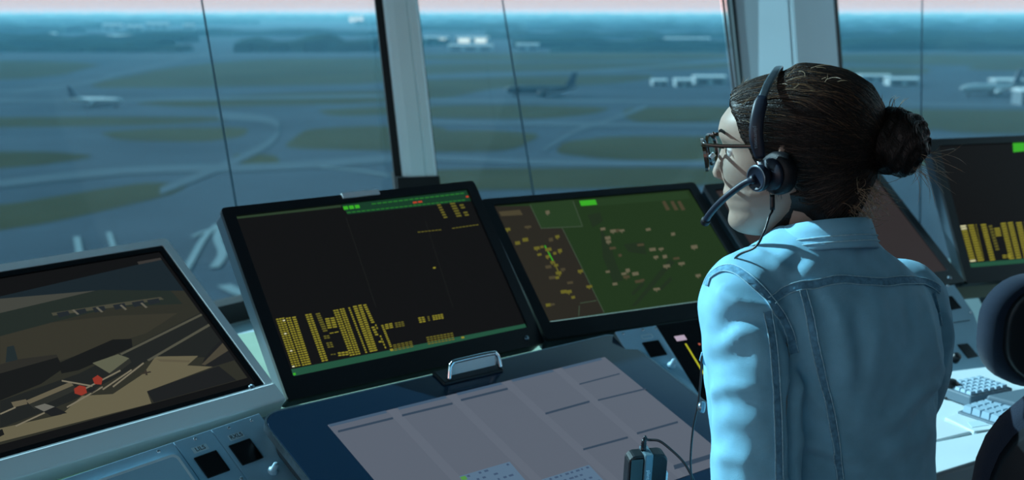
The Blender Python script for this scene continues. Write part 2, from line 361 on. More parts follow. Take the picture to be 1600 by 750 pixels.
def draw_picture(s):                                   # the airfield seen by a roof camera
    c = lambda n, rgb: scr('picture_'+n, rgb)
    o = lambda x, y: (x/1.8756, 350+y/1.8756)
    s.h = (.2593,.1763); s.local([(-.259,-.176),(.259,-.176),(.259,.162),(-.259,.162)], DARK, 0)
    s.h = (.2525,.1605)
    L = lambda pts, m, l: s.poly([o(*p) for p in pts], m, l)
    s.poly([(-420,560),(252,405),(394,596),(-260,800)], c('ground',(46,47,40)), 1)
    L([(-700,380),(0,213),(472,104),(540,196),(330,194),(150,212),(0,232),(-700,420)], c('haze_band',(27,38,44)), 2)
    L([(-500,300),(0,220),(280,196),(0,262),(-500,400)], c('pale_field',(66,68,62)), 3)
    L([(-500,400),(0,262),(290,194),(500,196),(535,235),(330,245),(150,290),(0,330),(-500,480)], c('dark_field',(36,44,40)), 3)
    L([(150,262),(320,236),(470,215),(480,222),(330,246),(155,270)], c('road',(70,70,58)), 4)
    for x in (165,215,270,330,385,430): L([(x,262-(x-165)*.14),(x+34,256-(x-165)*.14),(x+40,268-(x-165)*.14),(x+8,276-(x-165)*.14)], c('parked',(34,40,44)), 5)
    for x in (210,280,350,410): L([(x,254-(x-210)*.1),(x+6,252-(x-210)*.1),(x+22,266-(x-210)*.1),(x+16,268-(x-210)*.1)], c('tail',(96,94,82)), 6)
    L([(0,330),(150,290),(330,270),(520,262),(430,320),(180,400),(0,420)], c('apron_far',(54,53,44)), 3)
    L([(170,410),(330,340),(385,338),(388,362),(230,430),(180,440)], c('hangar',(25,27,27)), 5)
    L([(-200,480),(60,400),(165,385),(185,425),(120,470),(-200,600)], c('hangar',(25,27,27)), 5)
    L([(-200,470),(55,398),(165,384),(170,392),(0,440),(-200,510)], c('hangar_roof',(44,44,40)), 6)
    L([(20,362),(40,358),(52,400),(16,408)], c('tower',(34,44,46)), 6)
    L([(230,440),(640,250),(690,330),(600,392),(450,392),(210,520),(0,600),(0,520)], c('shadow_ground',(33,36,35)), 4)
    L([(350,382),(600,262),(604,267),(356,386)], c('lane',(80,80,68)), 6); L([(430,400),(630,290),(634,296),(436,404)], c('lane',(80,80,68)), 6)
    L([(455,390),(580,388),(548,416),(622,420),(430,492),(445,530),(0,640),(-400,740),(-400,690),(20,596),(180,560),(240,505),(330,500),(420,440)], c('apron',(100,95,74)), 5)
    L([(430,492),(640,418),(700,470),(600,500),(452,528)], c('apron_shadow',(30,32,33)), 6)
    L([(600,392),(650,340),(690,400),(625,420),(590,416)], c('apron_shadow',(30,32,33)), 6)
    L([(590,414),(655,350),(672,372),(600,416)], c('sun_triangle',(72,68,56)), 7)
    L([(75,520),(205,465),(215,475),(85,530)], c('roof',(98,92,74)), 7); L([(85,530),(215,475),(225,488),(100,545)], c('shed_wall',(44,46,42)), 7)
    L([(270,410),(345,384),(378,396),(320,440)], c('roof_green',(92,94,76)), 8); L([(320,440),(378,396),(384,408),(330,450)], c('shed_wall',(44,46,42)), 8)
    L([(32,525),(75,516),(80,530),(40,540)], c('roof',(98,92,74)), 8); L([(100,538),(130,529),(160,538),(128,552)], c('roof_shed',(104,104,96)), 8); L([(128,552),(160,538),(196,556),(150,566)], c('apron_shadow',(30,32,33)), 7)
    for a, b in (((180,462),(270,478)),((0,560),(45,540)),((45,595),(130,556)),((195,540),(300,480)),((240,490),(352,432)),((330,480),(420,410)),((300,488),(385,430))):
        d = Vector((b[1]-a[1], a[0]-b[0])).normalized()*2.2
        L([(a[0]-d.x,a[1]-d.y),(b[0]-d.x,b[1]-d.y),(b[0]+d.x,b[1]+d.y),(a[0]+d.x,a[1]+d.y)], c('pier',(120,114,96)), 9)
    L([(270,456),(285,446),(300,456),(296,474),(276,472)], c('red',(140,52,40)), 10); L([(216,486),(232,476),(250,480),(254,498),(238,506),(218,500)], c('red',(140,52,40)), 10)
    L([(254,490),(290,484),(268,500)], c('apron_shadow',(30,32,33)), 9)
    L([(408,440),(440,434),(442,438),(412,444)], c('small_plane',(52,48,42)), 9); L([(422,430),(428,430),(432,446),(426,446)], c('small_plane',(52,48,42)), 9)
    L([(-20,612),(6,604),(12,620),(-20,636)], c('hangar',(25,27,27)), 9)
    L([(456,398),(556,402),(554,408),(470,406)], c('apron_mark',(92,86,68)), 8)
    L([(720,462),(731,458),(734,466),(723,470)], c('pale_dot',(190,186,160)), 10); L([(676,470),(704,462),(706,466),(678,474)], c('small_text',(92,90,72)), 10); L([(652,484),(668,480),(670,484),(654,489)], c('small_text',(92,90,72)), 10)
    L([(402,112),(470,100),(474,106),(406,120)], c('top_text',(56,54,52)), 4)
    s.poly([(361,525),(362,525),(396,600),(395,600)], c('yellow_edge',(88,82,30)), 10)
def draw_plain(s):
    s.local([(-.259,-.162),(.259,-.162),(.259,.162),(-.259,.162)], scr('brown', (50,46,47)), 0)
    s.local([(-.25,.142),(-.21,.142),(-.21,.150),(-.25,.150)], BR2, 1)
def draw_list_far(s):
    s.local([(-.259,-.162),(.259,-.162),(.259,.162),(-.259,.162)], DARK, 0)
    s.poly([(1582,223),(1600,222),(1602,236),(1583,238)], GRN, 2); s.poly([(1600,222),(1730,216),(1734,234),(1602,238)], GDK, 1)
    for x0,x1,y0,xb,yb in ((1500,1511,352,1516,410),(1512,1523,351,1528,409),(1524,1525,350,1537,408),(1532,1542,350,1547,408),(1563,1573,348,1577,406),(1574,1584,347,1588,405),(1587,1598,347,1600,404),(1600,1610,346,1613,403),(1612,1622,346,1625,402)):
        s.words((x0,y0),(x1,y0-1),(xb,yb), 15, YEL, 2, alt=YW if x0==1500 else None)
    s.words((1544,352),(1551,351),(1556,392), 9, YDIM, 2); s.words((1553,356),(1564,355),(1556,370), 4, YEL, 2)
    s.words((1566,398),(1580,397),(1567,404), 2, YEL, 2, cell=2)
    s.local([(-.259,-.162),(-.259,-.150),(.259,-.150),(.259,-.162)], GBAR, 1)
make_monitor('monitor in a satin silver frame showing an airfield camera picture', (-.7147,1.763,CAMZ-.5134), .8261, .9893, draw_picture, M_silver, M_silver, 'console monitors')
mon2, MM2 = make_monitor('black monitor with yellow flight lists and a silver clip on its top edge', (-.2362,2.1439,CAMZ-.4898), .6639, .6728, draw_list, None, None, 'console monitors')
MB().box((-.034,-.006,.172),(.049,-.002,.1835)).box((-.034,-.006,.1815),(.049,.012,.1835)).build('clip', M_silver, mon2)
make_monitor('black monitor showing a dark green and brown surface map', (.2483,2.4803,CAMZ-.5129), .4735, .8984, draw_map, None, None, 'console monitors')
make_monitor('black monitor with a plain dim brown screen behind the head of the seated person', (.772,2.728,CAMZ-.516), .49, .905, draw_plain, None, None, 'console monitors')
make_monitor('black monitor with yellow columns, cut by the right edge of the picture', (1.3608,2.9494,CAMZ-.4781), .3208, .487, draw_list_far, None, M_side, 'console monitors')

# ------------------------------------------------------------------ flight strip display on the worktop
MT = frame((.0404,1.7962,CAMZ-.6947), .6656, 1.25)
tab = tag(empty('flight_strip_display', MT), 'wide navy glass desk display with grey electronic flight strips', 'display')
OUT = rrect(-.3865,-.232,.3865,.2305,.034,8)
g = MB(); g.loft([[(x,.012,z) for x,z in OUT],[(x,.0035,z) for x,z in OUT],[(x*.997,.001,z*.997) for x,z in OUT]], 0, True, False); g.build('glass_top', M_glassblue, tab, smooth=False)
O1 = rrect(-.3895,-.235,.3895,.2335,.036,8); ring_plate(MB(), O1, OUT, .0015, .014).build('rim', M_steel, tab, smooth=False)
MB().loft([[(x*.98,.014,z*.97) for x,z in OUT],[(x*.96,.05,z*.93) for x,z in OUT]], 0, True, False).build('housing', M_black, tab, smooth=False)
PAP = scr('strip_grey', (90,98,111)); PAPL = scr('strip_pale', (94,102,115)); INK = scr('strip_ink', (50,66,84)); NOT = scr('strip_edge', (66,88,110)); CEL = scr('strip_cell', (86,112,136)); CELD = scr('strip_cell_text', (62,82,108)); CELG = scr('strip_green', (80,140,70))
s = Screen(MT, (.2995,.1685)); s.face = Face(MT, .001)
def s_local(pts, m, layer):
    a = sum(pts[i][0]*pts[(i+1)%len(pts)][1]-pts[(i+1)%len(pts)][0]*pts[i][1] for i in range(len(pts)))
    if a < 0: pts = pts[::-1]
    s.mb.add([(x,.0007-.0002*layer,z) for x,z in pts], [tuple(range(len(pts)))], s.mi(m))
s.local = s_local
s.local([(-.2985,-.1685),(.2985,-.1685),(.2985,.1685),(-.2985,.1685)], PAP, 0)
for k in range(5):
    x0 = -.2985+.1194*k
    if k: s.local([(x0-.009,-.1685),(x0+.009,-.1685),(x0+.009,.1685),(x0-.009,.1685)], PAPL, 1)
    s.local([(x0+(.012 if k else .002),.162),(x0+.108,.162),(x0+.108,.1688),(x0+(.012 if k else .002),.1688)], NOT, 2)
def dash(a, b, w=2.2):
    d = Vector((b[1]-a[1], a[0]-b[0])).normalized()*w
    s.poly([(a[0]-d.x,a[1]-d.y),(b[0]-d.x,b[1]-d.y),(b[0]+d.x,b[1]+d.y),(a[0]+d.x,a[1]+d.y)], INK, 3)
for a, b, w in (((528,675),(614,654),1.7),((628,650),(707,631),1.7),((720,626),(793,608),1.7),((905,601),(968,584.5),1.0),((852,647),(921,628),1.6),((934,626),(1009,608),1.2),((911,703),(981,684),1.6),((995,678),(1059,660),1.6),((1053,731),(1125,709),3.5)): dash(a, b, w)
for P0, P1, P2 in (((717,745),(796,722),(760,800)),((846,750),(920,727),(890,800))):
    A, B, Cc = [Vector(s.face(*p)) for p in (P0, P1, P2)]
    Q = [A, B, B+(Cc-A), Cc]; s.local([tuple(q) for q in Q], CEL, 3)
    for i in range(7):
        for k in range(9):
            if random.random() < .62:
                p = A+(B-A)*((k+.15)/9)+(Cc-A)*((i+.25)/7); q = (B-A)*(random.uniform(.3,.8)/9); r_ = (Cc-A)*(.35/7)
                s.local([tuple(p), tuple(p+q), tuple(p+q+r_), tuple(p+r_)], CELD, 4)
    p = A+(Cc-A)*.03; q = (B-A)*.1; r_ = (Cc-A)*.1
    if P0[0] == 717: s.local([tuple(p), tuple(p+q), tuple(p+q+r_), tuple(p+r_)], CELG, 5)
s.mb.build('screen', s.mats, tab)
# chrome handle on the far edge
hp = Face(MT, 0); hx0 = hp(695,592)[0]; hx1 = hp(776,574)[0]
hb = MB(); hb.box((hx0-.012,-.004,.196),(hx1+.006,.004,.236), 0, .003); hb.build('handle_base', M_black, tab)
arc = [(hx0+.002,-.004,.203),(hx0+.005,-.020,.210),(hx0+.010,-.028,.2135),(hx0+.022,-.031,.215),(hx1-.018,-.031,.215),(hx1-.006,-.028,.2135),(hx1-.001,-.020,.210),(hx1+.002,-.004,.203)]
hh = MB(); hh.tube(bez(arc, 42), .0042, 12); hh.build('handle', M_chrome, tab)
MB().box((hx0+.006,-.027,.213),(hx1-.002,-.004,.216)).build('handle_plate', M_silver, tab)
# ------------------------------------------------------------------ control panels
def screw(mb, x, z, y=-.001, r=.0032):
    mb.lathe([(0,-.0016),(r*.45,-.0016),(r*.5,-.0008),(r*.6,-.0018),(r*.9,-.0012),(r,0),(0,0)], (x,y,z), (0,1,0), 12)
MP = frame((-.4533,1.6409,CAMZ-.6702), .895, .947)
cp = tag(empty('switch_console', MP), 'grey blue control panel with two square black displays marked LILS and RXLS', 'control panel')
MB().box((-.42,.002,-.15),(.1305,.09,.0595)).build('housing', M_cheek, cp)
for x0, x1 in ((-.42,-.0335),(-.0325,.0353),(.0363,.1305)):
    MB().rbox((x0,-.001,-.15),(x1,.004,.0590),.0008).build('face_plate', M_panel, cp)
ip = rrect(-.38,-.135,-.0445,.0355,.010,6); mbp = MB(); mbp.loft([[(x,-.0012,z) for x,z in ip],[(x,-.006,z) for x,z in ip],[(x*.994-.001,-.008,z*.985+.0002) for x,z in ip]], 0, True, False); mbp.build('raised_cover', M_panel2, cp, smooth=False)
mbp = MB(); ring_plate(mbp, ip, rrect(-.376,-.131,-.0485,.0315,.008,6), -.0085, -.006); mbp.build('cover_edge_highlight', M_silver, cp)  # silver ring puts the bevel highlight into the colour
for cx, lbl, lx in ((.0002,'LILS',-.0005),(.0643,'RXLS',.067)):
    d = MB(); ring_plate(d, rrect(cx-.0203,-.0198,cx+.0203,.0208,.0008,1), rrect(cx-.0192,-.0187,cx+.0192,.0197,.0006,1), -.0025, -.0008); d.build('display_frame', M_black, cp)
    MB().box((cx-.0193,-.0016,-.0188),(cx+.0193,-.0010,.0198)).build('display', M_blackg, cp)
    pl = MB().rbox((lx-.0135,-.0017,.0275),(lx+.0135,-.0009,.0385),.0003); plo = pl.build('label_plate', M_lab, cp)
    plo['label'] = 'small plate lettered '+lbl
    text_mesh(lbl, .0105, 'lettering', M_ink, plo, Matrix.Translation((lx,-.0018,.033)) @ TEXT_UP)
for x, z in ((-.063,.0515),(.002,.0515),(.065,.0505),(.109,.0502),(.028,-.0395),(-.02,-.08),(.06,-.09)):
    m = MB(); screw(m, x, z); m.build('screw', M_chrome, cp)
MB().lathe([(.0085,0),(.0085,-.003),(.007,-.0045),(.0048,-.006),(.0048,-.017),(.0038,-.0185),(0,-.0187)], (.083,-.001,-.047), (0,1,0), 22).build('knob', M_panel2, cp)
MB().box((.1325,.003,-.15),(.1495,.09,.052)).build('side_strip', M_cheek, cp)

MQ = frame((.2788,2.173,CAMZ-.6468), .493, .962)
cq = tag(empty('switch_console', MQ), 'grey blue control panel with a black touch screen showing a yellow line', 'control panel')
MB().box((-.062,.002,-.17),(.33,.07,.0565)).build('housing', M_cheek, cq)
MB().rbox((-.062,-.001,-.17),(.0355,.004,.056),.0008).build('face_plate', M_panel, cq)
MB().rbox((.215,-.001,-.17),(.33,.004,.056),.0008).build('face_plate', M_panel, cq)
MB().rbox((.036,-.002,-.15),(.2145,.004,.056),.001).build('touch_screen', M_blackg, cq)
MB().add([(.0585,-.0023,.0215),(.0585,-.0023,.0085),(.0835,-.0023,.0085),(.0835,-.0023,.0215)], [(0,1,2,3)]).build('lit_key', scr('lit_key',(176,160,180)), cq)
MB().add([(.0722,-.0023,.000),(.0702,-.0023,-.080),(.0748,-.0023,-.080),(.0762,-.0023,.000)], [(0,1,2,3)]).build('yellow_line', scr('yellow_line',(176,178,44)), cq)
MB().lathe([(0,-.0003),(.0028,-.0003),(.0028,0)], (.1045,-.0021,-.007), (0,1,0), 12).build('red_mark', scr('red_mark',(168,84,66)), cq)
d = MB(); ring_plate(d, rrect(-.0195,-.0189,.0195,.0189,.0008,1), rrect(-.0185,-.0179,.0185,.0179,.0006,1), -.0025, -.0008); d.build('display_frame', M_black, cq)
MB().box((-.0186,-.0016,-.018),(.0186,-.0010,.018)).build('display', M_blackg, cq)
ring_plate(MB(), rrect(-.0135,.0265,.0135,.0375,.004,4), rrect(-.0115,.0282,.0115,.0358,.003,4), -.0018, -.001).build('label_plate', M_lab, cq)
for x, z in ((-.048,.048),(0,.0495),(.030,.048)):
    m = MB(); screw(m, x, z); m.build('screw', M_chrome, cq)
MB().lathe([(.0085,0),(.0085,-.003),(.007,-.0045),(.0048,-.006),(.0048,-.017),(.0038,-.0185),(0,-.0187)], (.013,-.001,-.046), (0,1,0), 22).build('knob', M_panel2, cq)

MR = frame(tuple(at(1495,444,2.72)), .42, .86)
cr = tag(empty('switch_console', MR), 'grey blue panel with two black squares between the denim jacket and the chair', 'control panel')
fr_ = Face(MR, 0)
pp = [fr_(*p) for p in ((1385,600),(1550,571),(1521,489),(1491,445),(1375,462))]
MB().prism_y([(x,z) for x,z in pp], 0, .05).build('face_plate', M_panel, cr)
for q in (((1473,464.5),(1487,463),(1502,481.6),(1486,484.8)), ((1495.5,539),(1511.5,537),(1528.5,557),(1512.5,560.5))):
    P = [fr_(*p) for p in q][::-1]; MB().prism_y(P, -.0015, .001).build('display', M_blackg, cr)
kx, kz = fr_(1490,562); MB().lathe([(.011,0),(.011,-.004),(.009,-.016),(.007,-.018),(0,-.018)], (kx,-.001,kz), (0,1,0), 18).build('knob', M_black, cr)
for p in ((1516,489),(1480,447),(1486,504)):
    x, z = fr_(*p); m = MB(); screw(m, x, z, -.0005, .004); m.build('screw', M_chrome, cr)
a0 = [fr_(1440,512), fr_(1520,500)]
MB().box((min(a0[0][0],a0[1][0]),-.0012,a0[1][1]-.0006),(a0[1][0]-.01,.0005,a0[1][1]+.0006)).build('joint_line', M_ink, cr)

# ------------------------------------------------------------------ console body, ledge, worktop
def poly_prism(name, pts, z0, z1, m, label, cat, kind=None, bev=.004):
    o = MB().prism(pts, z0, z1).build(name, m)
    bv = o.modifiers.new('bevel', 'BEVEL'); bv.width = bev; bv.segments = 2; bv.limit_method = 'ANGLE'
    tag(o, label, cat, None, kind); return o
front_top = [(-.98,1.02),(-.602,1.50),(-.405,1.775),(-.345,1.80),(.195,2.21),(.215,2.235),(.45,2.36),(.74,2.50),(1.02,2.80),(1.30,2.89),(2.2,3.16)]
rear = [(2.05,3.40),(1.62,3.22),(1.2,3.10),(.9,3.02),(.4,2.92),(-.02,2.80),(-.62,2.36),(-1.0,1.98),(-1.35,1.5)]
desk = tag(empty('control_desk', (0,2.2,0)), 'grey blue control desk that carries the row of monitors', 'desk')
def dpart(name, pts, z0, z1, m, bev=.004):
    o = MB().prism([(x,y-2.2) for x,y in pts], z0, z1).build(name, m, desk)
    bv = o.modifiers.new('bevel', 'BEVEL'); bv.width = bev; bv.segments = 2; bv.limit_method = 'ANGLE'; return o
dpart('equipment_ledge', front_top+rear, .735, LEDGE_Z, M_ledge)
low_front = [(-.80,.86),(-.30,1.28),(-.1,1.40),(.50,1.865),(.60,1.90)]
dpart('desktop', low_front+[(.95,2.05),(1.02,2.79),(.74,2.49),(.45,2.35),(.2,2.2),(-.345,1.795),(-.405,1.77),(-.602,1.50),(-.98,1.02)], .575, .605, M_desk)
wa, wb, wc, wd, we = [on_z(*p, .70) for p in ((1330,774),(1690,683),(1700,560),(1540,572),(1380,592))]
dpart('side_worktop', [(p.x,p.y) for p in (wa,wb,wc,wd,we)], .655, .70, M_paper, .006)
dpart('front_rail', [(-.30,1.22),(-.1,1.34),(.50,1.80),(.625,1.87),(.60,1.915),(.48,1.865),(-.11,1.41),(-.31,1.29)], .60, .676, M_panel, .012)
for x0, y0, yw in ((-.55,1.72,.9),(.0,2.2,.66),(.55,2.6,.5),(1.5,3.1,.35)):
    c_, s_ = math.cos(yw), math.sin(yw)
    dpart('pedestal', [(x0+c_*a-s_*b, y0+s_*a+c_*b) for a,b in ((-.22,-.1),(.22,-.1),(.22,.3),(-.22,.3))], 0, .735, M_cheek)
# plates lying on the side worktop
def plate(name, px, z0, h, m, label, cat, group=None):
    P = [on_z(x,y,z0+h) for x,y in px]; c = sum(P, Vector())/len(P)
    o = MB().prism([(p.x-c.x,p.y-c.y) for p in P], 0, h).build(name, m); o.location = (c.x,c.y,z0)
    bv = o.modifiers.new('bevel', 'BEVEL'); bv.width = .002; bv.segments = 2; bv.limit_method = 'ANGLE'
    return tag(o, label, cat, group)
plate('writing_board', ((1405,757),(1530,718),(1556,671),(1440,695)), .7005, .006, M_paper, 'front white board lying at the near edge of the right worktop', 'board', 'white boards on the right worktop')
plate('writing_board', ((1440,693),(1519,673.5),(1471,655),(1425,664)), .7005, .006, M_white, 'small white board behind the front board, beside the denim jacket', 'board', 'white boards on the right worktop')
tp = plate('touch_pad', ((1522,674),(1560,669),(1562,660),(1512,640),(1476,652)), .7005, .009, M_paper, 'white pad with a grey printed patch in front of the pale keys', 'pad')
P = [on_z(x,y,.7098) for x,y in ((1519,668),(1545,664),(1534,656),(1512,660))]; L_ = Vector(tp.location)
MB().prism([(p.x-L_.x,p.y-L_.y) for p in P], .0092, .0096).build('printed_patch', M_lab, tp)
def keyboard(a, b, d, z, h, cols, rows, label, keyh=.006, mbody=M_keyb):
    A, B, D = [on_z(*p, z+h) for p in (a,b,d)]; X = (B-A); w = X.length; X.normalize(); Y = Vector((-X.y,X.x,0)); dep = max(.05,(D-A).dot(Y))
    M = Matrix(((X.x,Y.x,0,A.x),(X.y,Y.y,0,A.y),(0,0,1,z),(0,0,0,1))); root = tag(empty('keyboard', M), label, 'keyboard', 'keyboards on the right worktop')
    MB().rbox((0,0,0),(w,dep,h),.003).build('case', mbody, root)
    for i in range(cols):
        for j in range(rows):
            kw, kd = (w-.012)/cols, (dep-.012)/rows
            x, y = .006+i*kw, .006+j*kd
            k = MB(); k.add([(x+.001,y+.001,h),(x+kw-.001,y+.001,h),(x+kw-.001,y+kd-.001,h),(x+.001,y+kd-.001,h),
                (x+.003,y+.0025,h+keyh),(x+kw-.003,y+.0025,h+keyh),(x+kw-.003,y+kd-.002,h+keyh),(x+.003,y+kd-.002,h+keyh)], [(4,5,6,7),(0,1,5,4),(1,2,6,5),(2,3,7,6),(3,0,4,7)])
            k.build('key', M_key, root)
    return root
keyboard((1517,620),(1583,606),(1478,599), .702, .022, 6, 5, 'flat keypad of pale keys, farther of the two on the right worktop')
keyboard((1561,664),(1640,640),(1510,638), .702, .012, 7, 4, 'keyboard with tall pale keys beside the white pad', .012)
P = [on_z(x,y,.735) for x,y in ((1590,630),(1627,618),(1602,605),(1540,617))]; cxy = sum(P, Vector())/4
o = MB().prism([(p.x-cxy.x,p.y-cxy.y) for p in P], 0, .035).build('equipment_box', M_keyb); o.location = (cxy.x,cxy.y,.7)
bv = o.modifiers.new('bevel', 'BEVEL'); bv.width = .006; bv.segments = 3; tag(o, 'low grey box between the two keyboards on the right worktop', 'box')
p = on_z(1484,622,.70); lever = tag(empty('selector_knob', (p.x,p.y,.70)), 'small black knob on a stem beside the far keypad', 'knob')
MB().lathe([(.016,0),(.016,.006),(.008,.010),(.007,.022),(0,.022)]).build('base', M_black, lever)
MB().lathe([(.008,.020),(.014,.024),(.015,.032),(.010,.038),(0,.039)]).build('cap', M_black, lever)

# ------------------------------------------------------------------ chairs
def chair(label, loc, yaw, seat_z, bw, bh, b_bottom, m=M_navy, corner=.08):
    M = Matrix.Translation(Vector(loc)) @ Matrix.Rotation(yaw, 4, 'Z')      # local +Y is where the sitter faces
    root = tag(empty('office_chair', M), label, 'chair')
    sp = rrect(-.23,-.22,.23,.23,.09,6)
    k = MB(); k.loft([[(x*.93,z*.93,seat_z-.07) for x,z in sp],[(x,z,seat_z-.055) for x,z in sp],[(x,z,seat_z-.02) for x,z in sp],[(x*.95,z*.95,seat_z) for x,z in sp],[(x*.6,z*.6,seat_z+.006) for x,z in sp]]); k.build('seat', m, root)
    bp = rrect(-bw/2,0,bw/2,bh,corner,8)
    def bk(px_, y, sc): return [(x*sc, y+.10*(x/bw)**2*1.2, b_bottom+bh/2+(z-bh/2)*sc) for x,z in px_]
    k = MB(); k.loft([bk(bp,-.235,.6),bk(bp,-.238,.93),bk(bp,-.225,1.0),bk(bp,-.195,1.0),bk(bp,-.180,.93),bk(bp,-.176,.6)]); k.build('backrest', m, root)
    k = MB(); k.loft([bk(bp,-.245,.5),bk(bp,-.248,.86),bk(bp,-.238,.90)]); k.build('back_shell', M_black, root)
    k = MB(); k.tube(bez([(0,-.05,seat_z-.075),(0,-.22,seat_z-.08),(0,-.29,seat_z+.02),(0,-.255,b_bottom+bh*.45)],18), .018, 10); k.build('back_support', M_black, root)
    MB().lathe([(.03,.09),(.03,.25),(.02,.25),(.02,seat_z-.07),(.06,seat_z-.068),(.06,seat_z-.06)]).build('column', M_steel, root)
    for i in range(5):
        a = 2*math.pi*i/5+.3; q = Vector((math.cos(a),math.sin(a),0))
        MB().tube([(0,0,.10),q*.15+Vector((0,0,.09)),q*.30+Vector((0,0,.07))],[.028,.022,.016],8).build('leg', M_black, root)
        MB().lathe([(0,-.02),(.024,-.02),(.027,-.012),(.027,.012),(.024,.02),(0,.02)], q*.30+Vector((0,0,.027)), (-q.y,q.x,0), 16).build('caster', M_black, root)
    return root
chair('dark blue office chair with a short rounded backrest in front of the grey panel', (1.01,2.24,0), .28, .47, .44, .205, .785, corner=.085)
chair('dark blue office chair nearest the camera in the lower right corner', (.865,1.33,0), -.70, .47, .46, .50, .555, corner=.17)

# ------------------------------------------------------------------ tower cab shell
def extrap(p0, p1, z): return p0 + (p1-p0)*((z-p0.z)/(p1.z-p0.z))
Z0, Z1 = .70, 2.95
m1b, m1t = at(655,285,3.35), at(623,0,3.37)
def m1(z): return extrap(m1b, m1t, z)
def post(name, prof, line, z0, z1, m, d, parent=None):     # profile (x along d, y outwards) swept up a leaning line
    d = Vector((math.cos(d), math.sin(d), 0)); q = Vector((-d.y, d.x, 0))
    return MB().loft([[line(z)+d*x+q*y for x,y in prof] for z in (z0,z1)], 0, True, False).build(name, m, parent)
t1 = post('trim_1', [(-.048,0),(-.040,-.012),(-.02,-.018),(.018,-.018),(.020,-.014),(.024,-.014),(.026,-.018),(.046,-.016),(.054,-.004),(.054,.06),(-.048,.06)], m1, Z0, Z1, M_mull, .22)
tag(t1, 'pale leaning window post with a dark strip along its left side', 'window post', None, 'structure')
post('gasket', [(-.070,.0),(-.0485,-.002),(-.0485,.02),(-.070,.02)], m1, Z0, Z1, M_gasket, .22, t1)
post('gasket', [(.0545,.01),(.058,.01),(.058,.10),(.0545,.10)], m1, Z0, Z1, M_gasket, .22, t1)
post('base_sleeve', [(-.066,-.022),(.058,-.022),(.058,.11),(-.066,.11)], m1, Z0, m1(.985).z, M_gasket, .22, t1)
def col_line(px0, px1, d):
    a, b = at(px1,105,d), at(px0,0,d+.045)
    return lambda z: extrap(a, b, z)
A_, B_, C_, D_ = col_line(1128,1141,3.86), col_line(1148,1158,3.83), col_line(1240,1247,3.76), col_line(1303,1311,3.98)
def strip(lines, name, m, parent=None, back=.14):
    n = Vector((.12,.99,0))
    rings = []
    for z in (Z0, Z1):
        f = [l(z) for l in lines]; rings.append(f+[p+n*back for p in f[::-1]])
    return MB().loft(rings, 0, True, False).build(name, m, parent)
def mix(l0, l1, t, out=0):
    return lambda z: l0(z).lerp(l1(z), t) + Vector((.35,-.94,0))*out
t2 = tag(strip([B_, mix(B_,C_,.90), mix(B_,C_,.915,-.006), mix(B_,C_,.94,-.006), mix(B_,C_,.95), C_, D_], 'trim_2', mat('corner_post_paint', (178,204,214), .4, vary=.03, vscale=4)), 'broad pale corner post of the window wall behind the head', 'window post', None, 'structure')
strip([mix(A_,B_,.22,.012), mix(A_,B_,.55,.016), mix(A_,B_,.98,.004)], 'rail', mat('dark_rail', (58,72,76), .5), t2, .05)
strip([A_, mix(A_,B_,.22)], 'gasket', M_gasket, t2, .03)
strip([mix(C_,D_,1.0,.002), mix(C_,D_,1.09,.002)], 'gasket', M_gasket, t2, .1)
# small wall box high on the right face of the corner post
w0 = mix(C_,D_,.62)(1.62); bx = tag(empty('junction_box', frame(tuple(w0), .65)), 'small white box with a hooked cable at the top of the corner post', 'box')
MB().rbox((-.055,-.05,-.062),(.052,.006,.06),.008).build('case', M_white, bx)
MB().rbox((-.02,-.054,-.03),(.04,-.049,.0),.002).build('marker', mat('red_marker',(150,70,80),.5), bx)
MB().tube(bez([(.0,-.02,-.06),(.0,-.03,-.08),(.012,-.03,-.10),(.03,-.02,-.085),(.035,-.015,-.06)],20),.004,8).build('cable', M_white, bx)
w1d = Vector((-.643,-.766,0))
def m0(z): return m1(z)+w1d*2.6
def m3(z): return D_(z)+Vector((.975,.22,0))*3.2
def window(i, la, lb, seam_px, label, zb=Z0):
    P = [la(zb), lb(zb), lb(Z1), la(Z1)]; N = (P[1]-P[0]).cross(P[3]-P[0]).normalized()
    o = MB().add(P, [(0,1,2,3)]).build('window_%d' % i, M_pane); tag(o, label, 'window', None, 'structure')
    a, b = [on_plane(px, py, P[0], N) for px, py in seam_px]
    MB().tube([extrap(a,b,Z0), extrap(a,b,Z1)], .0024, 8).build('glass_joint', mat('joint_silicone',(30,74,94),.5), o)
    X = (P[1]-P[0]).normalized(); q = Vector((-X.y,X.x,0))
    mb = MB(); mb.loft([[p+Vector((0,0,z))+q*y for y,z in ((-.03,0),(-.03,.05),(.03,.05),(.03,0))] for p in (P[0],P[1])],0,True,False); mb.build('window_frame', M_gasket, o)
    return N
off = lambda l, v: (lambda z: l(z)+Vector(v))
window(1, m0, off(m1,(-.05,.03,0)), ((315,0),(368,315)), 'left window pane looking over the taxiways')
window(2, off(m1,(.05,.06,0)), off(A_,(0,.03,0)), ((785,0),(833,300)), 'middle window pane between the two pale posts')
window(3, off(D_,(0,.03,0)), m3, ((1441,0),(1438,300)), 'right window pane beside the corner post', .50)
base_line = [m0(Z0), m1(Z0), A_(Z0), D_(Z0), m3(Z0)]
sill_in = [(-1.95,1.1),(-1.35,1.5),(-1.02,2.0),(-.62,2.37),(-.02,2.85),(.75,3.06)]
sill = [(p.x,p.y+.03) for p in base_line[:3]]+[(1.08,3.86)]
base_r = [D_(.5)+Vector((-.1,0,0)), m3(.5)]
tag(MB().prism([(.76,3.06),(1.1,3.12),(2.4,3.34),(3.1,3.5)]+[(p.x,p.y+.03) for p in base_r[::-1]], .46, .498).build('trim_4', M_sill), 'low pale sill under the right window pane', 'sill', None, 'structure')
